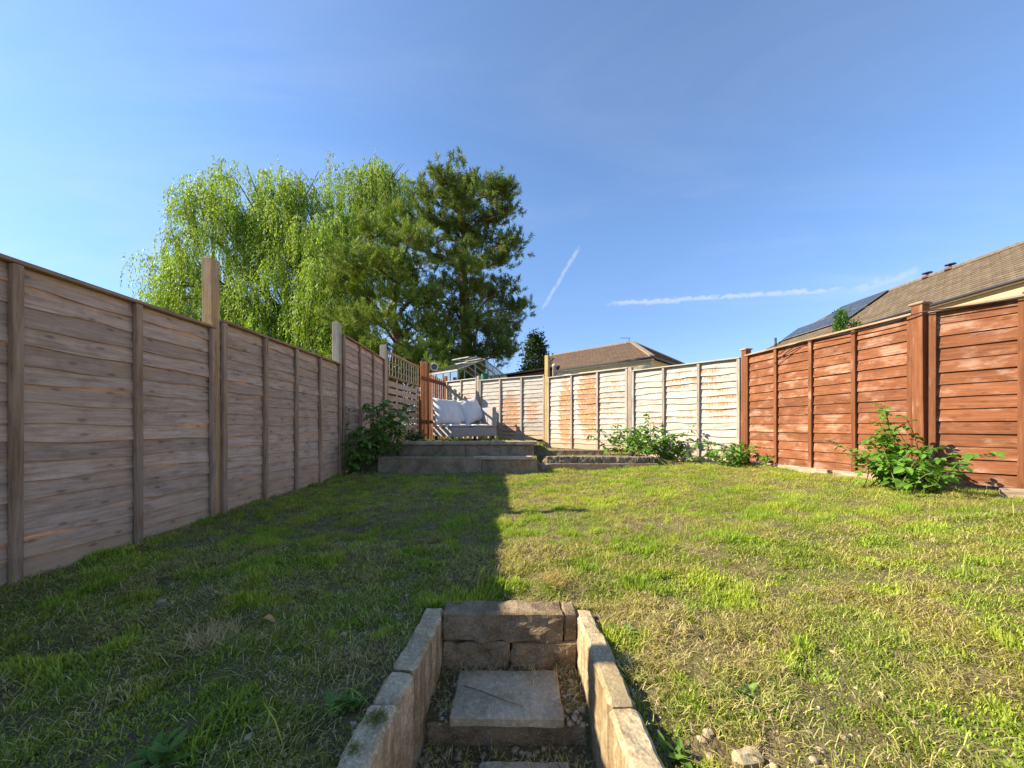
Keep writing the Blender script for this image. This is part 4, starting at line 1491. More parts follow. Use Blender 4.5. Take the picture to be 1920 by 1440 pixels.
def willow():
    rg = np.random.default_rng(5)
    Y0 = 20.0
    base = at(560, 800, Y0)
    base.z = gz(base.x, base.y) - 0.05
    t = thing('willow_tree', 'weeping willow with bright hanging foliage behind the left fence', 'tree', base)
    T = np.array(base)
    # lobes: photo centre, radii in photo pixels, depth
    lobes = [(485, 395, 112, 78, 20.5, 1.0), (420, 455, 85, 90, 19.5, .9), (560, 420, 80, 85, 20, .9), (336, 520, 52, 48, 19.5, .55), (380, 560, 70, 60, 19, .6),
             (314, 570, 30, 40, 19.2, .25), (600, 500, 80, 90, 18.5, .9), (690, 370, 82, 60, 21.5, .75), (740, 350, 45, 45, 21.5, .3), (625, 560, 62, 90, 17.5, 1.0), (520, 580, 70, 70, 18.5, .8),
             (680, 470, 70, 80, 20, .7), (460, 600, 60, 50, 18.5, .5), (700, 330, 40, 26, 21.5, .2), (650, 640, 60, 60, 18, .6), (560, 640, 55, 45, 18, .5)]
    # trunk and limbs
    mb = MB()
    trunk = [base, base + Vector((0.3, 0, 2)), base + Vector((0.2, 0.1, 4.0)), base + Vector((-0.2, 0.2, 5.2))]
    mb.tube([p - base for p in trunk], [0.55, 0.45, 0.38, 0.3], 9)
    top = trunk[-1]
    for i, (px, py, rx, ry, Y, w) in enumerate(lobes):
        c = at(px, py, Y)
        a = trunk[2].lerp(trunk[3], rg.random())
        midp = a.lerp(c, 0.5) + Vector((0, 0, 0.9))
        mb.tube([p - base for p in (a, a.lerp(midp, 0.5) + Vector((0, 0, 0.3)), midp, c + Vector((0, 0, ry / F_PX * Y * 0.5)))], [0.2, 0.15, 0.10, 0.03], 6)
        for k in range(6):
            q = c + Vector((rg.normal() * rx, rg.normal() * rx * 0.7, abs(rg.normal()) * ry)) * (Y / F_PX * 0.6)
            mb.tube([p - base for p in (midp, midp.lerp(q, 0.6) + Vector((0, 0, 0.3)), q)], [0.07, 0.045, 0.012], 5)
    mb.build('trunk', M['wbark'], t, smooth=True)
    P, D, Cc, SZ = [], [], [], []
    TP, TF, tn = [], [], 0
    twV, twF = [], []
    for (px, py, rx, ry, Y, w) in lobes:
        c = np.array(at(px, py, Y))
        k = Y / F_PX
        nb = int(rx * ry / 115 * w ** 0.3) + 6
        for s in range(nb):
            # a branch end: a fountain of strands of its own length and tone
            th0 = rg.uniform(0, 2 * np.pi)
            up = rg.uniform(-0.6, 1.0)
            rad = np.sqrt(max(0, 1 - up * up)) * rg.uniform(0.3, 1.12) ** 0.6
            bp = c + np.array([np.cos(th0) * rad * rx * k, np.sin(th0) * rad * rx * k * 0.85, up * ry * k * rg.uniform(0.6, 1.08)])
            rb = rg.uniform(0.2, 0.5)
            Lb = rg.uniform(1.0, 2.3) * (1.0 + 0.35 * (up < 0.3))
            tone = np.array([0.245, 0.375, 0.05]) * rg.uniform(0.62, 1.2)
            if rg.random() < 0.25:
                tone = tone * np.array([1.15, 1.02, 0.9])
            for q in range(rg.integers(9, 18)):
                th = rg.uniform(0, 2 * np.pi)
                p = bp + np.array([np.cos(th), np.sin(th), 0]) * rb * rg.random() ** 0.5 + np.array([0, 0, rg.normal() * 0.22])
                out = np.array([np.cos(th) + 0.5 * np.cos(th0), np.sin(th) + 0.5 * np.sin(th0), 0.35 + 0.35 * up])
                L = Lb * rg.uniform(0.35, 1.25)
                m = int(L / 0.06) + 3
                u = np.linspace(0, 1, m)
                hz = 0.42 * (1 - np.exp(-u * 2.6)) * rg.uniform(0.2, 1.2)
                pts = p + out[None, :] * hz[:, None] + np.array([0.05, 0, -1])[None, :] * (L * u ** 1.55)[:, None]
                pts += rg.normal(0, 0.022, pts.shape)
                keep = (pts[:, 2] > 0.2) & (rg.random(m) < 0.85)
                pts = pts[keep]
                m = len(pts)
                if m < 2:
                    continue
                P.append(pts)
                D.append(np.tile(np.array([0.15 * np.cos(th), 0.15 * np.sin(th), -0.85]), (m, 1)) + rg.normal(0, 0.30, (m, 3)))
                Cc.append(np.tile(tone, (m, 1)) * rg.uniform(0.75, 1.25, (m, 1)))
                SZ.append(rg.uniform(0.10, 0.20, m))
    P, D, Cc, SZ = np.concatenate(P), np.concatenate(D), np.concatenate(Cc), np.concatenate(SZ)
    print('willow leaves', len(P))
    leaf_cards(P - T, D, SZ, SZ * 0.15, rg, 'crown', M['tree_leaf'], t, Cc)


willow()


def pine(label, base_px, Y0, trunk_px, blobs, seed, c_lo, c_hi, per=1.0, hang=False):
    rg = np.random.default_rng(seed)
    base = at(base_px[0], 800, Y0)
    base.z = gz(base.x, base.y) - 0.05
    t = thing('pine_tree', label, 'tree', base)
    T = np.array(base)
    mb = MB()
    tp = [base] + [at(px, py, Y0) for px, py in trunk_px]
    rad = list(0.32 * np.linspace(1, 0.1, len(tp)) ** 1.2)
    mb.tube([p - base for p in tp], rad, 9)
    P, D, Cc, SZ = [], [], [], []
    for (px, py, r) in blobs:
        py, r = py + 14, r * 0.95
        Y = Y0 - 0.35 + rg.normal() * 0.9
        k = Y / F_PX
        c = np.array(at(px, py, Y))
        # limb from the nearest lower point of the trunk
        cand = [p for p in tp if p.z < c[2] + 0.4] or [tp[0]]
        a = max(cand, key=lambda p: p.z)
        a = a + Vector((0, 0, -0.3))
        mid = a.lerp(Vector(c), 0.55) + Vector((0, 0, 0.25))
        mb.tube([p - base for p in (a, mid, Vector(c))], [0.055, 0.04, 0.015], 6)
        nsub = int(16 * per * (r / 40) ** 1.4) + 5
        for s in range(nsub):
            v = rg.normal(size=3)
            v /= np.linalg.norm(v)
            q = c + v * np.array([r * k, r * k, r * k * 0.62]) * rg.random() ** 0.4
            if rg.random() < 0.5:
                mb.tube([Vector(c) - base, Vector((c + q) / 2) - base + Vector((0, 0, -0.05)), Vector(q) - base], [0.022, 0.016, 0.006], 4)
            outd = (q - c) / (np.linalg.norm(q - c) + 1e-6)
            # a branch end carries a few upright brush-like tufts
            for b_ in range(7):
                tc = q + rg.normal(size=3) * np.array([0.23, 0.23, 0.12])
                ax = outd * 0.55 + np.array([0, 0, 0.65]) + rg.normal(size=3) * 0.3
                ax /= np.linalg.norm(ax)
                m = 42
                u = rg.random(m)
                st = tc + ax[None, :] * (u * 0.26)[:, None]
                d = ax[None, :] * 0.8 + rg.normal(size=(m, 3)) * 0.5
                P.append(st)
                D.append(d)
                f = rg.random()
                Cc.append(np.tile(np.array(c_lo) * (1 - f) + np.array(c_hi) * f, (m, 1)) * rg.uniform(0.8, 1.2, (m, 1)))
                SZ.append(rg.uniform(0.09, 0.16, m))
    if hang:
        # ivy-like streamers hanging inside the lower crown
        for s in range(170):
            px, py = rg.uniform(845, 955), rg.uniform(520, 620)
            p = np.array(at(px, py, Y0 + rg.normal() * 0.8))
            L = rg.uniform(1.0, 2.8)
            m = int(L / 0.045)
            st = p + np.array([0, 0, -1.0])[None, :] * (np.linspace(0, L, m))[:, None] + rg.normal(0, 0.05, (m, 3))
            P.append(st)
            D.append(np.tile([0, 0, -0.7], (m, 1)) + rg.normal(0, 0.5, (m, 3)))
            Cc.append(np.tile(np.array(c_lo) * 0.8, (m, 1)))
            SZ.append(rg.uniform(0.07, 0.13, m))
    mb.build('trunk', M['bark'], t, smooth=True)
    P, D, Cc, SZ = np.concatenate(P), np.concatenate(D), np.concatenate(Cc), np.concatenate(SZ)
    ok = P[:, 2] > 0.3
    P, D, Cc, SZ = P[ok], D[ok], Cc[ok], SZ[ok]
    print('pine needles', len(P))
    leaf_cards(P - T, D, SZ * 1.35, SZ * 0.085, rg, 'crown', M['needle'], t, Cc)


pine('tall dark pine with open crown rising at the right of the trees', (878, 0), 16.0,
     [(878, 690), (872, 600), (868, 500), (872, 440), (862, 390), (860, 345), (858, 318)],
     [(858, 325, 34), (862, 365, 28), (868, 425, 24), (870, 460, 22), (832, 322, 18), (800, 352, 30), (840, 365, 38), (885, 350, 32), (925, 352, 26), (945, 340, 13), (800, 395, 28), (850, 405, 34), (905, 400, 22), (930, 400, 16), (945, 385, 12), (895, 440, 22), (935, 442, 20), (962, 440, 11),
      (800, 450, 34), (840, 480, 36), (885, 490, 30), (925, 480, 14), (942, 478, 10), (820, 530, 42), (875, 540, 40), (920, 535, 34), (948, 525, 12), (950, 565, 26), (972, 562, 10), (845, 580, 40), (900, 590, 38), (940, 610, 22), (955, 590, 16),
      (850, 640, 34), (905, 650, 26), (935, 655, 16), (890, 690, 26), (830, 660, 30), (945, 640, 12)], 1, (0.085, 0.135, 0.028), (0.20, 0.265, 0.05), hang=True)
pine('bushy bright green pine leaning left with a forked trunk', (738, 0), 15.2,
     [(742, 690), (748, 640), (735, 590), (748, 520), (745, 450), (740, 410)],
     [(740, 405, 34), (700, 430, 30), (770, 430, 34), (665, 480, 34), (720, 480, 40), (780, 490, 38), (640, 520, 30), (690, 535, 38), (745, 545, 38), (795, 545, 32), (650, 575, 32), (700, 590, 32), (770, 600, 36),
      (810, 600, 28), (665, 625, 28), (705, 640, 22), (800, 650, 34), (770, 660, 24), (830, 620, 26), (690, 660, 22), (820, 690, 22), (780, 690, 22), (655, 655, 18)], 2, (0.11, 0.17, 0.028), (0.25, 0.34, 0.05))


def conifer(label, name, cx, cy, zb, zt, rmax, n, c0, c1, seed, size, up=0.2, power=0.8, drop=0.0):
    rg = np.random.default_rng(seed)
    t = thing(name, label, 'tree', (cx, cy, zb))
    H = zt - zb
    mb = MB()
    mb.tube([(0, 0, 0), (0, 0, H * 0.5), (0, 0, H * 0.95)], [rmax * 0.12, rmax * 0.07, 0.01], 6)
    mb.build('trunk', M['wbark'], t, smooth=True)
    ncl = n // 40
    f = rg.random(ncl) ** 1.3 * 0.95
    th = rg.uniform(0, 6.283, ncl)
    rad = rmax * (1 - f) ** power * rg.uniform(0.45, 1.08, ncl)
    cc = np.stack([np.cos(th) * rad, np.sin(th) * rad, 0.04 * H + f * H], -1)
    idx = np.repeat(np.arange(ncl), 40)
    P = cc[idx] + rg.normal(size=(len(idx), 3)) * size * np.array([1.3, 1.3, 1.5])
    D = np.stack([np.cos(th[idx]), np.sin(th[idx]), np.full(len(idx), up)], -1) + rg.normal(size=(len(idx), 3)) * 0.6
    ff = np.clip(rg.random(ncl)[idx], 0, 1)[:, None]
    C = (np.array(c0) * (1 - ff) + np.array(c1) * ff) * rg.uniform(0.8, 1.2, (len(idx), 1))
    SZ = rg.uniform(0.7, 1.4, len(idx)) * size
    leaf_cards(P, D, SZ, SZ * 0.3, rg, 'crown', M['tree_leaf'], t, C)


conifer('dark pointed evergreen tree beside the brown-roofed house', 'evergreen_tree', 1.17, 18.0, -0.4, 4.55, 1.0, 14000, (0.022, 0.042, 0.014), (0.055, 0.085, 0.028), 3, 0.11, 0.3, 0.62)
conifer('slim bright green conifer above the brown fence', 'garden_conifer', 7.15, 8.0, -0.5, 2.50, 0.20, 12000, (0.05, 0.12, 0.02), (0.09, 0.19, 0.03), 4, 0.035, 2.2, 0.5)
conifer('lower bushy conifer beside the slim one above the brown fence', 'garden_conifer', 7.40, 7.95, -0.5, 2.24, 0.16, 9000, (0.07, 0.16, 0.02), (0.12, 0.25, 0.035), 5, 0.035, 2.0, 0.5)


# ================================================================== buildings
def roof_mesh(name, planes, mat, parent, course=0.30, lift=0.028):
    """Tiled slopes: each plane (eave a, eave b, ridge b, ridge a) is laid in overlapping courses."""
    vs, fs, uvs = [], [], []
    for (ea, eb_, rb, ra) in planes:
        ea, eb_, rb, ra = map(Vector, (ea, eb_, rb, ra))
        sl = max((ra - ea).length, (rb - eb_).length)
        nrm = (eb_ - ea).cross(((ra + rb) / 2) - ea).normalized()
        if nrm.z < 0:
            nrm = -nrm
        n = max(3, int(sl / course))
        ud = (eb_ - ea).normalized()
        for i in range(n):
            s0, s1 = i / n, (i + 1) / n
            a0, b0, a1, b1 = ea.lerp(ra, s0), eb_.lerp(rb, s0), ea.lerp(ra, s1), eb_.lerp(rb, s1)
            k = len(vs)
            vs += [a0 + nrm * lift, b0 + nrm * lift, b1, a1, a0, b0]
            fs += [(k, k + 1, k + 2, k + 3), (k + 4, k + 5, k + 1, k)]
            U = lambda p: (p - ea).dot(ud)
            uvs += [(U(a0), i + 0.02), (U(b0), i + 0.02), (U(b1), i + 0.98), (U(a1), i + 0.98)]
            uvs += [(U(a0), i + 0.02), (U(b0), i + 0.02), (U(b0), i + 0.03), (U(a0), i + 0.03)]
    me = bpy.data.meshes.new(name)
    me.from_pydata([tuple(v) for v in vs], [], fs)
    uv = me.uv_layers.new(name='UVMap')
    uv.data.foreach_set('uv', np.array(uvs, dtype=np.float32).ravel())
    me.materials.append(mat)
    return link(bpy.data.objects.new(name, me), parent)


def right_house():
    g = -0.8
    t = thing('brick_house', 'buff brick house with solar panels on its long tiled roof', 'house', (21.5, 14.0, g))
    T = t.location
    xe, ze, xr, zr = 18.0, 5.25, 21.5, 7.70
    ye, yr, yn = 26.8, 23.9, 4.0
    xb = 25.0
    V3 = lambda *a: Vector(a) - T
    roof = roof_mesh('roof', [(V3(xe, ye, ze), V3(xe, yn, ze), V3(xr, yn, zr), V3(xr, yr, zr)),
                              (V3(xb, yn, ze), V3(xb, ye, ze), V3(xr, yr, zr), V3(xr, yn, zr)),
                              (V3(xb, ye, ze), V3(xe, ye, ze), V3(xr, yr, zr), V3(xr, yr, zr))], M['tile_grey'], t)
    mb = MB()
    mb.bar(V3(xr, yn, zr + 0.03), V3(xr, yr, zr + 0.03), 0.22, 0.12)
    mb.bar(V3(xr, yr, zr + 0.02), V3(xe, ye, ze + 0.04), 0.2, 0.10)
    mb.build('ridge_tiles', M['tile_ridge'], roof)
    mb = MB()
    mb.box(xe + 0.14 - T.x, xb - 0.35 - T.x, yn - T.y, ye - 0.35 - T.y, 0, ze - 0.05 - T.z)
    mb.build('wall', M['buff_brick'], t)
    mb = MB()
    mb.box(xe - 0.02 - T.x, xe + 0.139 - T.x, yn - T.y, ye - T.y, ze - 0.12 - T.z, ze - 0.03 - T.z)
    mb.build('soffit', M['white_paint'], t)
    mb = MB()
    mb.tube([V3(xe - 0.09, yn, ze - 0.06), V3(xe - 0.09, ye, ze - 0.06)], 0.065, 8)
    mb.build('gutter', M['fascia'], t, smooth=True)
    for (y0, y1) in ((11.6, 13.05), (16.5, 18.0), (21.0, 22.4)):
        f = MB()
        f.box(xe + 0.09 - T.x, xe + 0.139 - T.x, y0 - T.y, y1 - T.y, 3.4 - T.z, 4.78 - T.z)
        fr = f.build('window', M['red_paint'], t)
        p = MB()
        p.box(xe + 0.075 - T.x, xe + 0.089 - T.x, y0 + 0.08 - T.y, y1 - 0.08 - T.y, 3.48 - T.z, 4.68 - T.z)
        p.build('pane', M['dark_glass'], fr)
    # solar panels lie on the slope: two rows
    pitch = math.atan2(zr - ze, xr - xe)
    up = Vector((math.cos(pitch), 0, math.sin(pitch)))
    nr = Vector((-math.sin(pitch), 0, math.cos(pitch)))
    for (s0, y0, npan) in ((1.22, 20.9, 5), (2.74, 20.9, 3)):
        for k in range(npan):
            ya = y0 + k * 1.0
            o = Vector((xe, ya, ze)) + up * s0 + nr * 0.11 - T
            vs, ee = [], Vector((0, 0.97, 0))
            hgt = 1.48
            for z in (0, 0.04):
                vs += [o + nr * z, o + ee + nr * z, o + ee + up * hgt + nr * z, o + up * hgt + nr * z]
            mb = MB()
            mb.add(vs, [(0, 3, 2, 1), (0, 1, 5, 4), (1, 2, 6, 5), (2, 3, 7, 6), (3, 0, 4, 7), (4, 5, 6, 7)])
            fr = mb.build('solar_panel', M['alu'], t)
            me = bpy.data.meshes.new('cells')
            m_ = 0.02
            q = [o + nr * 0.044 + ee * a + up * b for a, b in ((m_, m_), (1 - m_, m_), (1 - m_, hgt - m_), (m_, hgt - m_))]
            me.from_pydata([tuple(x) for x in q], [], [(0, 1, 2, 3)])
            uv = me.uv_layers.new(name='UVMap')
            uv.data.foreach_set('uv', np.array([(0, 0), (0.996, 0), (0.996, 1.494), (0, 1.494)], dtype=np.float32).ravel())
            me.materials.append(M['solar'])
            link(bpy.data.objects.new('cells', me), fr)
    # two flues with flat cowls on the ridge
    for y in (18.05, 19.05):
        mb = MB()
        mb.lathe([(0.2, 0), (0.19, 0.11), (0.10, 0.11)], Matrix.Translation(V3(xr, y, zr)), 14)
        p = mb.build('chimney_pot', M['chimney'], t, smooth=True)
        mb = MB()
        Mx = Matrix.Translation(V3(xr, y, zr + 0.11))
        mb.lathe([(0.05, 0.0), (0.05, 0.14), (0.2, 0.13), (0.19, 0.165), (0.0, 0.2)], Mx, 14)
        mb.build('cowl', M['fascia'], p)
    mb = MB()
    mb.tube([V3(xe + 0.55, ye - 0.9, ze + 0.1), V3(xe + 0.55, ye - 0.9, ze + 1.0)], 0.07, 8)
    mb.build('vent_pipe', M['fascia'], t, smooth=True)


M['tile_ridge'] = plain('ridge_tile_clay', (0.16, 0.125, 0.085), 0.9, 0, 0.15)
M['tile_ridge_brown'] = plain('brown_ridge_clay', (0.24, 0.19, 0.14), 0.9, 0, 0.15)
right_house()


def back_house():
    s = 1.8
    w, n = Vector((-0.72, 0.69, 0)).normalized(), Vector((0.69, 0.72, 0)).normalized()
    C0 = Vector((4.86, 12.7, 0)) * s
    g, ze, zr = -0.6, 4.32, 6.84
    Lw, Dn = 12.3, 3.2 * s * 2
    t = thing('rendered_house', 'cream house with brown hipped tile roof behind the back fence', 'house', (C0.x, C0.y, g))
    T = t.location

    def P(a, b, z):
        q = C0 + w * a + n * b
        return Vector((q.x, q.y, z)) - T
    pk, hb = 2.3 * s, Dn / 2
    roof = roof_mesh('roof', [(P(Lw, 0, ze), P(0, 0, ze), P(pk, hb, zr), P(Lw, hb, zr)),
                              (P(0, 0, ze), P(0, Dn, ze), P(pk, hb, zr), P(pk, hb, zr)),
                              (P(0, Dn, ze), P(Lw, Dn, ze), P(Lw, hb, zr), P(pk, hb, zr))], M['tile_brown'], t, 0.33)
    mb = MB()
    mb.bar(P(pk, hb, zr + 0.04), P(Lw, hb, zr + 0.04), 0.24, 0.12)
    mb.bar(P(pk, hb, zr + 0.03), P(0, 0, ze + 0.05), 0.26, 0.12)
    mb.bar(P(pk, hb, zr + 0.03), P(0, Dn, ze + 0.05), 0.26, 0.12)
    mb.build('ridge_tiles', M['tile_ridge_brown'], roof)
    mb = MB()
    i_ = 0.20
    q = [P(i_, i_, 0), P(Lw - 0.1, i_, 0), P(Lw - 0.1, Dn - i_, 0), P(i_, Dn - i_, 0)]
    vs = [Vector((p.x, p.y, z)) for z in (0, ze - 0.06 - T.z) for p in q]
    mb.add(vs, [(0, 1, 5, 4), (1, 2, 6, 5), (2, 3, 7, 6), (3, 0, 4, 7), (4, 5, 6, 7)])
    mb.build('wall', M['render_cream'], t)
    mb = MB()
    mb.bar(P(-0.05, -0.07, ze - 0.03), P(Lw, -0.07, ze - 0.03), 0.11, 0.11)
    mb.bar(P(-0.07, 0.06, ze - 0.03), P(-0.07, Dn, ze - 0.03), 0.11, 0.11)
    mb.build('gutter', M['fascia'], t)
    mb = MB()
    vs = [P(a, b, z) for z in (ze - 0.14, ze - 0.085) for a, b in ((0.0, 0.0), (Lw, 0.0), (Lw, 0.199), (0.0, 0.199))]
    mb.add(vs, [(0, 1, 2, 3), (4, 5, 6, 7), (0, 1, 5, 4), (3, 0, 4, 7), (1, 2, 6, 5)])
    mb.build('soffit', M['white_paint'], t)
    # window on the long wall, top just under the eave
    for (a0, a1) in ((2.4, 3.75), (7.0, 8.6)):
        mb = MB()
        mb.bar(P(a0, 0.18, 3.1), P(a1, 0.18, 3.1), 0.06, 1.5)
        wd = mb.build('window', M['white_paint'], t)
        m2 = (a0 + a1) / 2
        for (b0, b1) in ((a0 + 0.08, m2 + 0.1), (m2 + 0.2, a1 - 0.08)):
            p = MB()
            p.bar(P(b0, 0.142, 3.1), P(b1, 0.142, 3.1), 0.012, 1.34)
            p.build('pane', M['dark_glass'], wd)
    # aerial
    mb = MB()
    c = P(pk + 0.25, hb, zr)
    mb.tube([c, c + Vector((0, 0, 0.45))], 0.02, 6)
    mb.tube([c + Vector((-0.75, 0, 0.40)), c + Vector((0.1, 0, 0.40))], 0.014, 6)
    for k in range(6):
        mb.tube([c + Vector((-0.7 + k * 0.13, -0.15, 0.40)), c + Vector((-0.7 + k * 0.13, 0.15, 0.40))], 0.008, 5)
    mb.build('aerial', M['fascia'], t)


back_house()


def greenhouse():
    w, n = Vector((-0.75, 0.66, 0)).normalized(), Vector((0.66, 0.75, 0)).normalized()
    R0 = Vector((-0.79, 10.5, 0))
    g, ze, zr, L, hw = -0.3, 1.50, 1.92, 1.25, 0.98
    t = thing('greenhouse', 'aluminium greenhouse with glass roof behind the back fence', 'greenhouse', (R0.x, R0.y, g))
    T = t.location

    def P(a, b, z):
        q = R0 + w * a + n * b
        return Vector((q.x, q.y, z)) - T
    mb = MB()
    mb.bar(P(-0.02, 0, zr), P(L, 0, zr), 0.035, 0.04)
    mb.build('ridge_bar', M['alu'], t)
    for b in (-hw, hw):
        mb = MB()
        mb.bar(P(0, b, ze), P(L, b, ze), 0.04, 0.045)
        mb.build('eave_bar', M['alu'], t)
        for k in range(5):
            a = L * k / 4
            mb = MB()
            mb.bar(P(a, b, g), P(a, b, ze - 0.024), 0.028)
            mb.build('upright', M['alu'], t)
            mb = MB()
            mb.bar(P(a, b * 0.98, ze + 0.02), P(a, b * 0.03, zr - 0.01), 0.026)
            mb.build('roof_bar', M['alu'], t)
        for k in range(4):
            a0, a1 = L * k / 4 + 0.016, L * (k + 1) / 4 - 0.016
            lift = 0.0
            mb = MB()
            q = [P(a0, b, ze + 0.03), P(a1, b, ze + 0.03), P(a1, b * 0.04, zr - 0.005), P(a0, b * 0.04, zr - 0.005)]
            mb.add(q + [p + Vector((0, 0, 0.004)) for p in q], [(0, 1, 2, 3), (4, 5, 6, 7), (0, 1, 5, 4), (1, 2, 6, 5), (2, 3, 7, 6), (3, 0, 4, 7)])
            mb.build('roof_pane', M['glass'], t)
            mb = MB()
            q = [P(a0, b, g + 0.03), P(a1, b, g + 0.03), P(a1, b, ze - 0.03), P(a0, b, ze - 0.03)]
            dn = n * 0.004
            mb.add(q + [p + dn for p in q], [(0, 1, 2, 3), (4, 5, 6, 7), (0, 1, 5, 4), (1, 2, 6, 5), (2, 3, 7, 6), (3, 0, 4, 7)])
            mb.build('side_pane', M['glass'], t)
    # propped roof vent facing the garden
    mb = MB()
    for (p, q) in ((P(0.05, -0.04, zr + 0.03), P(0.75, -0.04, zr + 0.03)), (P(0.05, -0.55, zr + 0.0), P(0.75, -0.55, zr + 0.0)), (P(0.05, -0.04, zr + 0.03), P(0.05, -0.55, zr)), (P(0.75, -0.04, zr + 0.03), P(0.75, -0.55, zr))):
        mb.bar(p, q, 0.022)
    v = mb.build('roof_vent', M['alu'], t)
    mb = MB()
    q = [P(0.07, -0.06, zr + 0.025), P(0.73, -0.06, zr + 0.025), P(0.73, -0.53, zr), P(0.07, -0.53, zr)]
    mb.add(q + [p + Vector((0, 0, 0.004)) for p in q], [(0, 1, 2, 3), (4, 5, 6, 7)])
    mb.build('vent_pane', M['glass'], v)
    # gable bars
    for a in (0.0, L):
        for b in (-0.35, 0.35):
            mb = MB()
            mb.bar(P(a, b, g), P(a, b, zr - 0.18), 0.026)
            mb.build('gable_bar', M['alu'], t)
    mb = MB()
    mb.lathe([(0.09, 0), (0.10, 0.05), (0.11, 0.75), (0.10, 0.8), (0.0, 0.8)], Matrix.Translation(P(0.35, 0.35, g)), 16)
    o = mb.build('water_butt', M['green_plastic'], None, smooth=True)
    o.location = Vector((T.x, T.y, g))
    o.scale = (1, 1, 2.35)
    o.name = 'water_butt'
    tag(o, 'green plastic barrel standing inside the greenhouse', 'barrel')


greenhouse()


def shed():
    g = -0.35
    t = thing('shed', 'low shed with dark felt roof behind the yellow post', 'shed', (0.35, 12.3, g))
    T = t.location
    a, b, c, d = at(925, 707, 11.6), at(1050, 688, 11.4), Vector((1.7, 13.6, 2.06)), Vector((-0.7, 13.9, 1.75))
    mb = MB()
    q = [p - T for p in (a, b, c, d)]
    mb.add(q + [p + Vector((0, 0, 0.05)) for p in q], [(3, 2, 1, 0), (4, 5, 6, 7), (0, 1, 5, 4), (1, 2, 6, 5), (2, 3, 7, 6), (3, 0, 4, 7)])
    mb.build('roof', M['felt'], t)
    mb = MB()
    cen = (a + b + c + d) / 4
    lo = [Vector((p.x * 0.92 + cen.x * 0.08, p.y * 0.92 + cen.y * 0.08, 0)) for p in (a, b, c, d)]
    vs = [Vector((p.x, p.y, g)) - T for p in lo] + [Vector((p.x, p.y, r.z - 0.04)) - T for p, r in zip(lo, (a, b, c, d))]
    mb.add(vs, [(0, 1, 5, 4), (1, 2, 6, 5), (2, 3, 7, 6), (3, 0, 4, 7), (4, 5, 6, 7)])
    mb.build('wall', M['shed'], t)


shed()


def rail_fence():
    p0, p1 = Vector((1.10, 9.55, -0.4)), Vector((1.95, 9.95, -0.4))
    t = thing('rail_fence', 'short weathered post and rail fence behind the stained white panel', 'fence', p0)
    d = p1 - p0
    for k, (f, h) in enumerate(((0.0, 1.92), (0.72, 1.86))):
        mb = MB()
        q = d * f
        mb.box(q.x - 0.045, q.x + 0.045, q.y - 0.045, q.y + 0.045, 0, h)
        pp = mb.build('post', M['white_batten'], t, bevel=0.005)
        if k == 0:
            mb = MB()
            mb.lathe([(0.03, 0), (0.062, 0.03), (0.066, 0.06), (0.05, 0.10), (0.0, 0.115)], Matrix.Translation((q.x, q.y, h)), 12)
            mb.build('finial', M['white_rail'], pp, smooth=True)
    for (z0, z1) in ((1.84, 1.80), (1.72, 1.74), (1.60, 1.66)):
        mb = MB()
        mb.bar(d * 0.06 + Vector((0, -0.06, z0)), d * 0.85 + Vector((0, -0.06, z1)), 0.03, 0.05)
        mb.build('rail', M['white_batten'], t)


rail_fence()


def hedge(label, x0, x1, y, zt, seed, c0, c1):
    rg = np.random.default_rng(seed)
    t = thing('hedge', label, 'hedge', ((x0 + x1) / 2, y, -0.7))
    T = np.array(t.location)
    n = int((x1 - x0) * 2600)
    x = rg.uniform(x0, x1, n)
    top = zt - 0.45 * fbm(x * 0.9 + seed, x * 0 + 3, seed, 3)
    z = -0.7 + (top + 0.7) * rg.random(n) ** 0.7
    yy = y + rg.normal(0, 0.22, n)
    P = np.stack([x, yy, z], -1) - T
    D = rg.normal(size=(n, 3)) + np.array([-0.3, -0.5, 0.4])
    f = rg.random((n, 1))
    SZ = rg.uniform(0.07, 0.15, n)
    leaf_cards(P, D, SZ, SZ * 0.35, rg, 'foliage', M['tree_leaf'], t, np.array(c0) * (1 - f) + np.array(c1) * f)
    mb = MB()
    for k in range(int((x1 - x0) / 0.7)):
        q = x0 + 0.35 + k * 0.7 - T[0]
        mb.tube([(q, 0, 0), (q + 0.05, 0.03, 0.6), (q - 0.03, 0, 1.3)], [0.04, 0.03, 0.012], 5)
    mb.build('stems', M['wbark'], t)


hedge('loose green hedge seen through the trellis and picket gaps', -12.5, -1.0, 13.8, 2.7, 3, (0.08, 0.12, 0.025), (0.19, 0.23, 0.05))


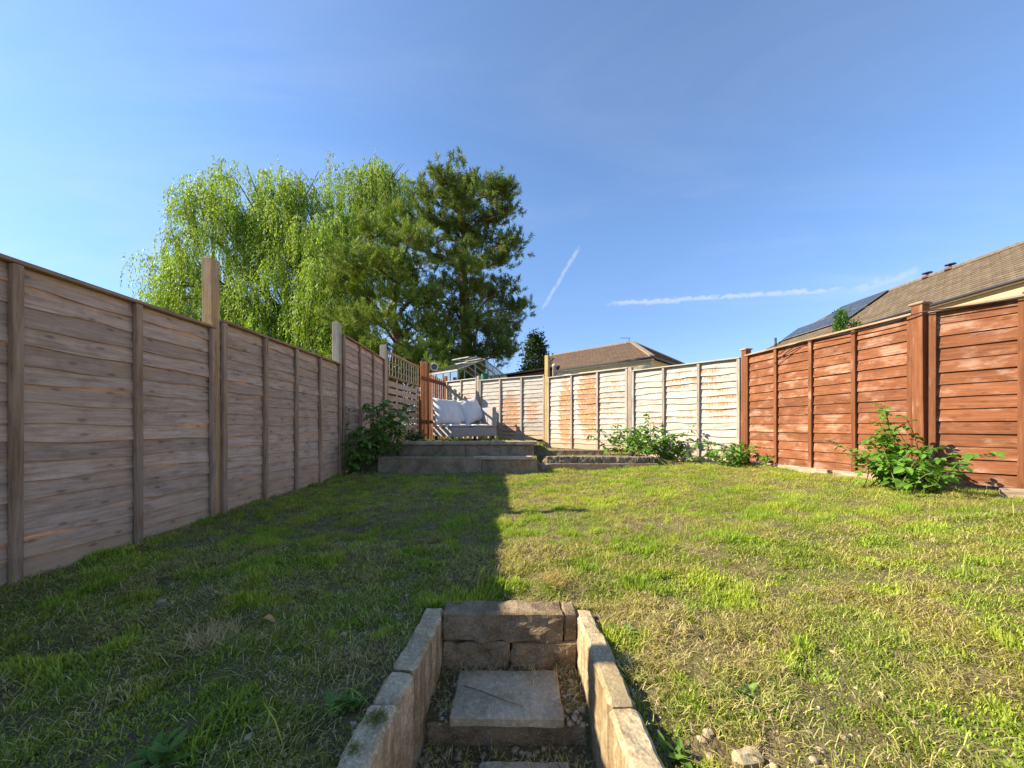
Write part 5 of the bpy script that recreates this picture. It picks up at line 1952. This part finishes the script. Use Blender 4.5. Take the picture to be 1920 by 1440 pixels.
# ================================================================== small litter
def tuft(label, x, y, z, n, h, c, seed, spread=0.02):
    rg = np.random.default_rng(seed)
    px, py = rg.normal(0, spread, n), rg.normal(0, spread, n)
    az = rg.uniform(0, 6.283, n)
    l = rg.uniform(0.4, 1.5, n)
    hh = rg.uniform(0.4, 1.0, n) * h
    d = np.stack([np.cos(az) * np.sin(l), np.sin(az) * np.sin(l), np.cos(l)], -1)
    P = np.stack([px, py, np.full(n, 0.002)], -1)
    o = leaf_cards(P, d, hh, np.full(n, 0.0010), rg, 'grass_tuft', M['grass'], None, np.array(c)[None, :] * rg.uniform(0.6, 1.2, (n, 1)))
    o.location = (x, y, z)
    return tag(o, label, 'grass tuft')


tuft('brown-green moss tuft on top of the left cheek wall', -0.325, 0.885, -0.704, 260, 0.022, (0.28, 0.28, 0.09), 1, 0.014)
tuft('small moss tuft low on the left cheek wall top', -0.345, 0.80, -0.704, 120, 0.015, (0.26, 0.30, 0.09), 2, 0.009)
tuft('pale heap of dry straw in the shaded lawn left of the steps', -0.98, 1.20, gz(-0.98, 1.20) + 0.012, 420, 0.075, (0.62, 0.50, 0.27), 3, 0.04)
tuft('loose dry straw tuft by the outside of left cheek wall', -0.47, 1.17, gz(-0.47, 1.17) + 0.008, 260, 0.045, (0.58, 0.46, 0.22), 4, 0.035)
tuft('brown dry straw clump behind the steps at the shadow edge', 0.20, 1.66, gz(0.2, 1.66) + 0.01, 420, 0.06, (0.52, 0.38, 0.17), 5, 0.05)

mb = MB()
mb.tube([(-0.165, 1.265, -0.8915), (-0.11, 1.235, -0.885), (-0.03, 1.195, -0.887), (0.035, 1.175, -0.8935)], [0.0016, 0.0018, 0.0016, 0.0008], 5)
tag(mb.build('grass_stalk', M['cane'], smooth=True), 'long dry grass stalk lying across the step slab', 'grass stalk')
mb = MB()
c0 = Vector((-0.875, 1.275, gz(-0.875, 1.275) + 0.018))
vs, fs = [], []
for i in range(7):
    u = i / 6
    w = 0.012 * math.sin(math.pi * min(1, u + 0.08))
    p = c0 + Vector((0.055 * u, 0.02 * u, 0.018 * math.sin(u * 4.5)))
    vs += [p + Vector((0, -w, 0.006)), p, p + Vector((0, w, 0.008))]
for i in range(6):
    a = i * 3
    fs += [(a, a + 3, a + 4, a + 1), (a + 1, a + 4, a + 5, a + 2)]
mb.add(vs, fs)
tag(mb.build('dry_leaf', plain('dry_leaf_brown', (0.42, 0.24, 0.10), 0.8)), 'single curled brown leaf in the shaded lawn', 'leaf')
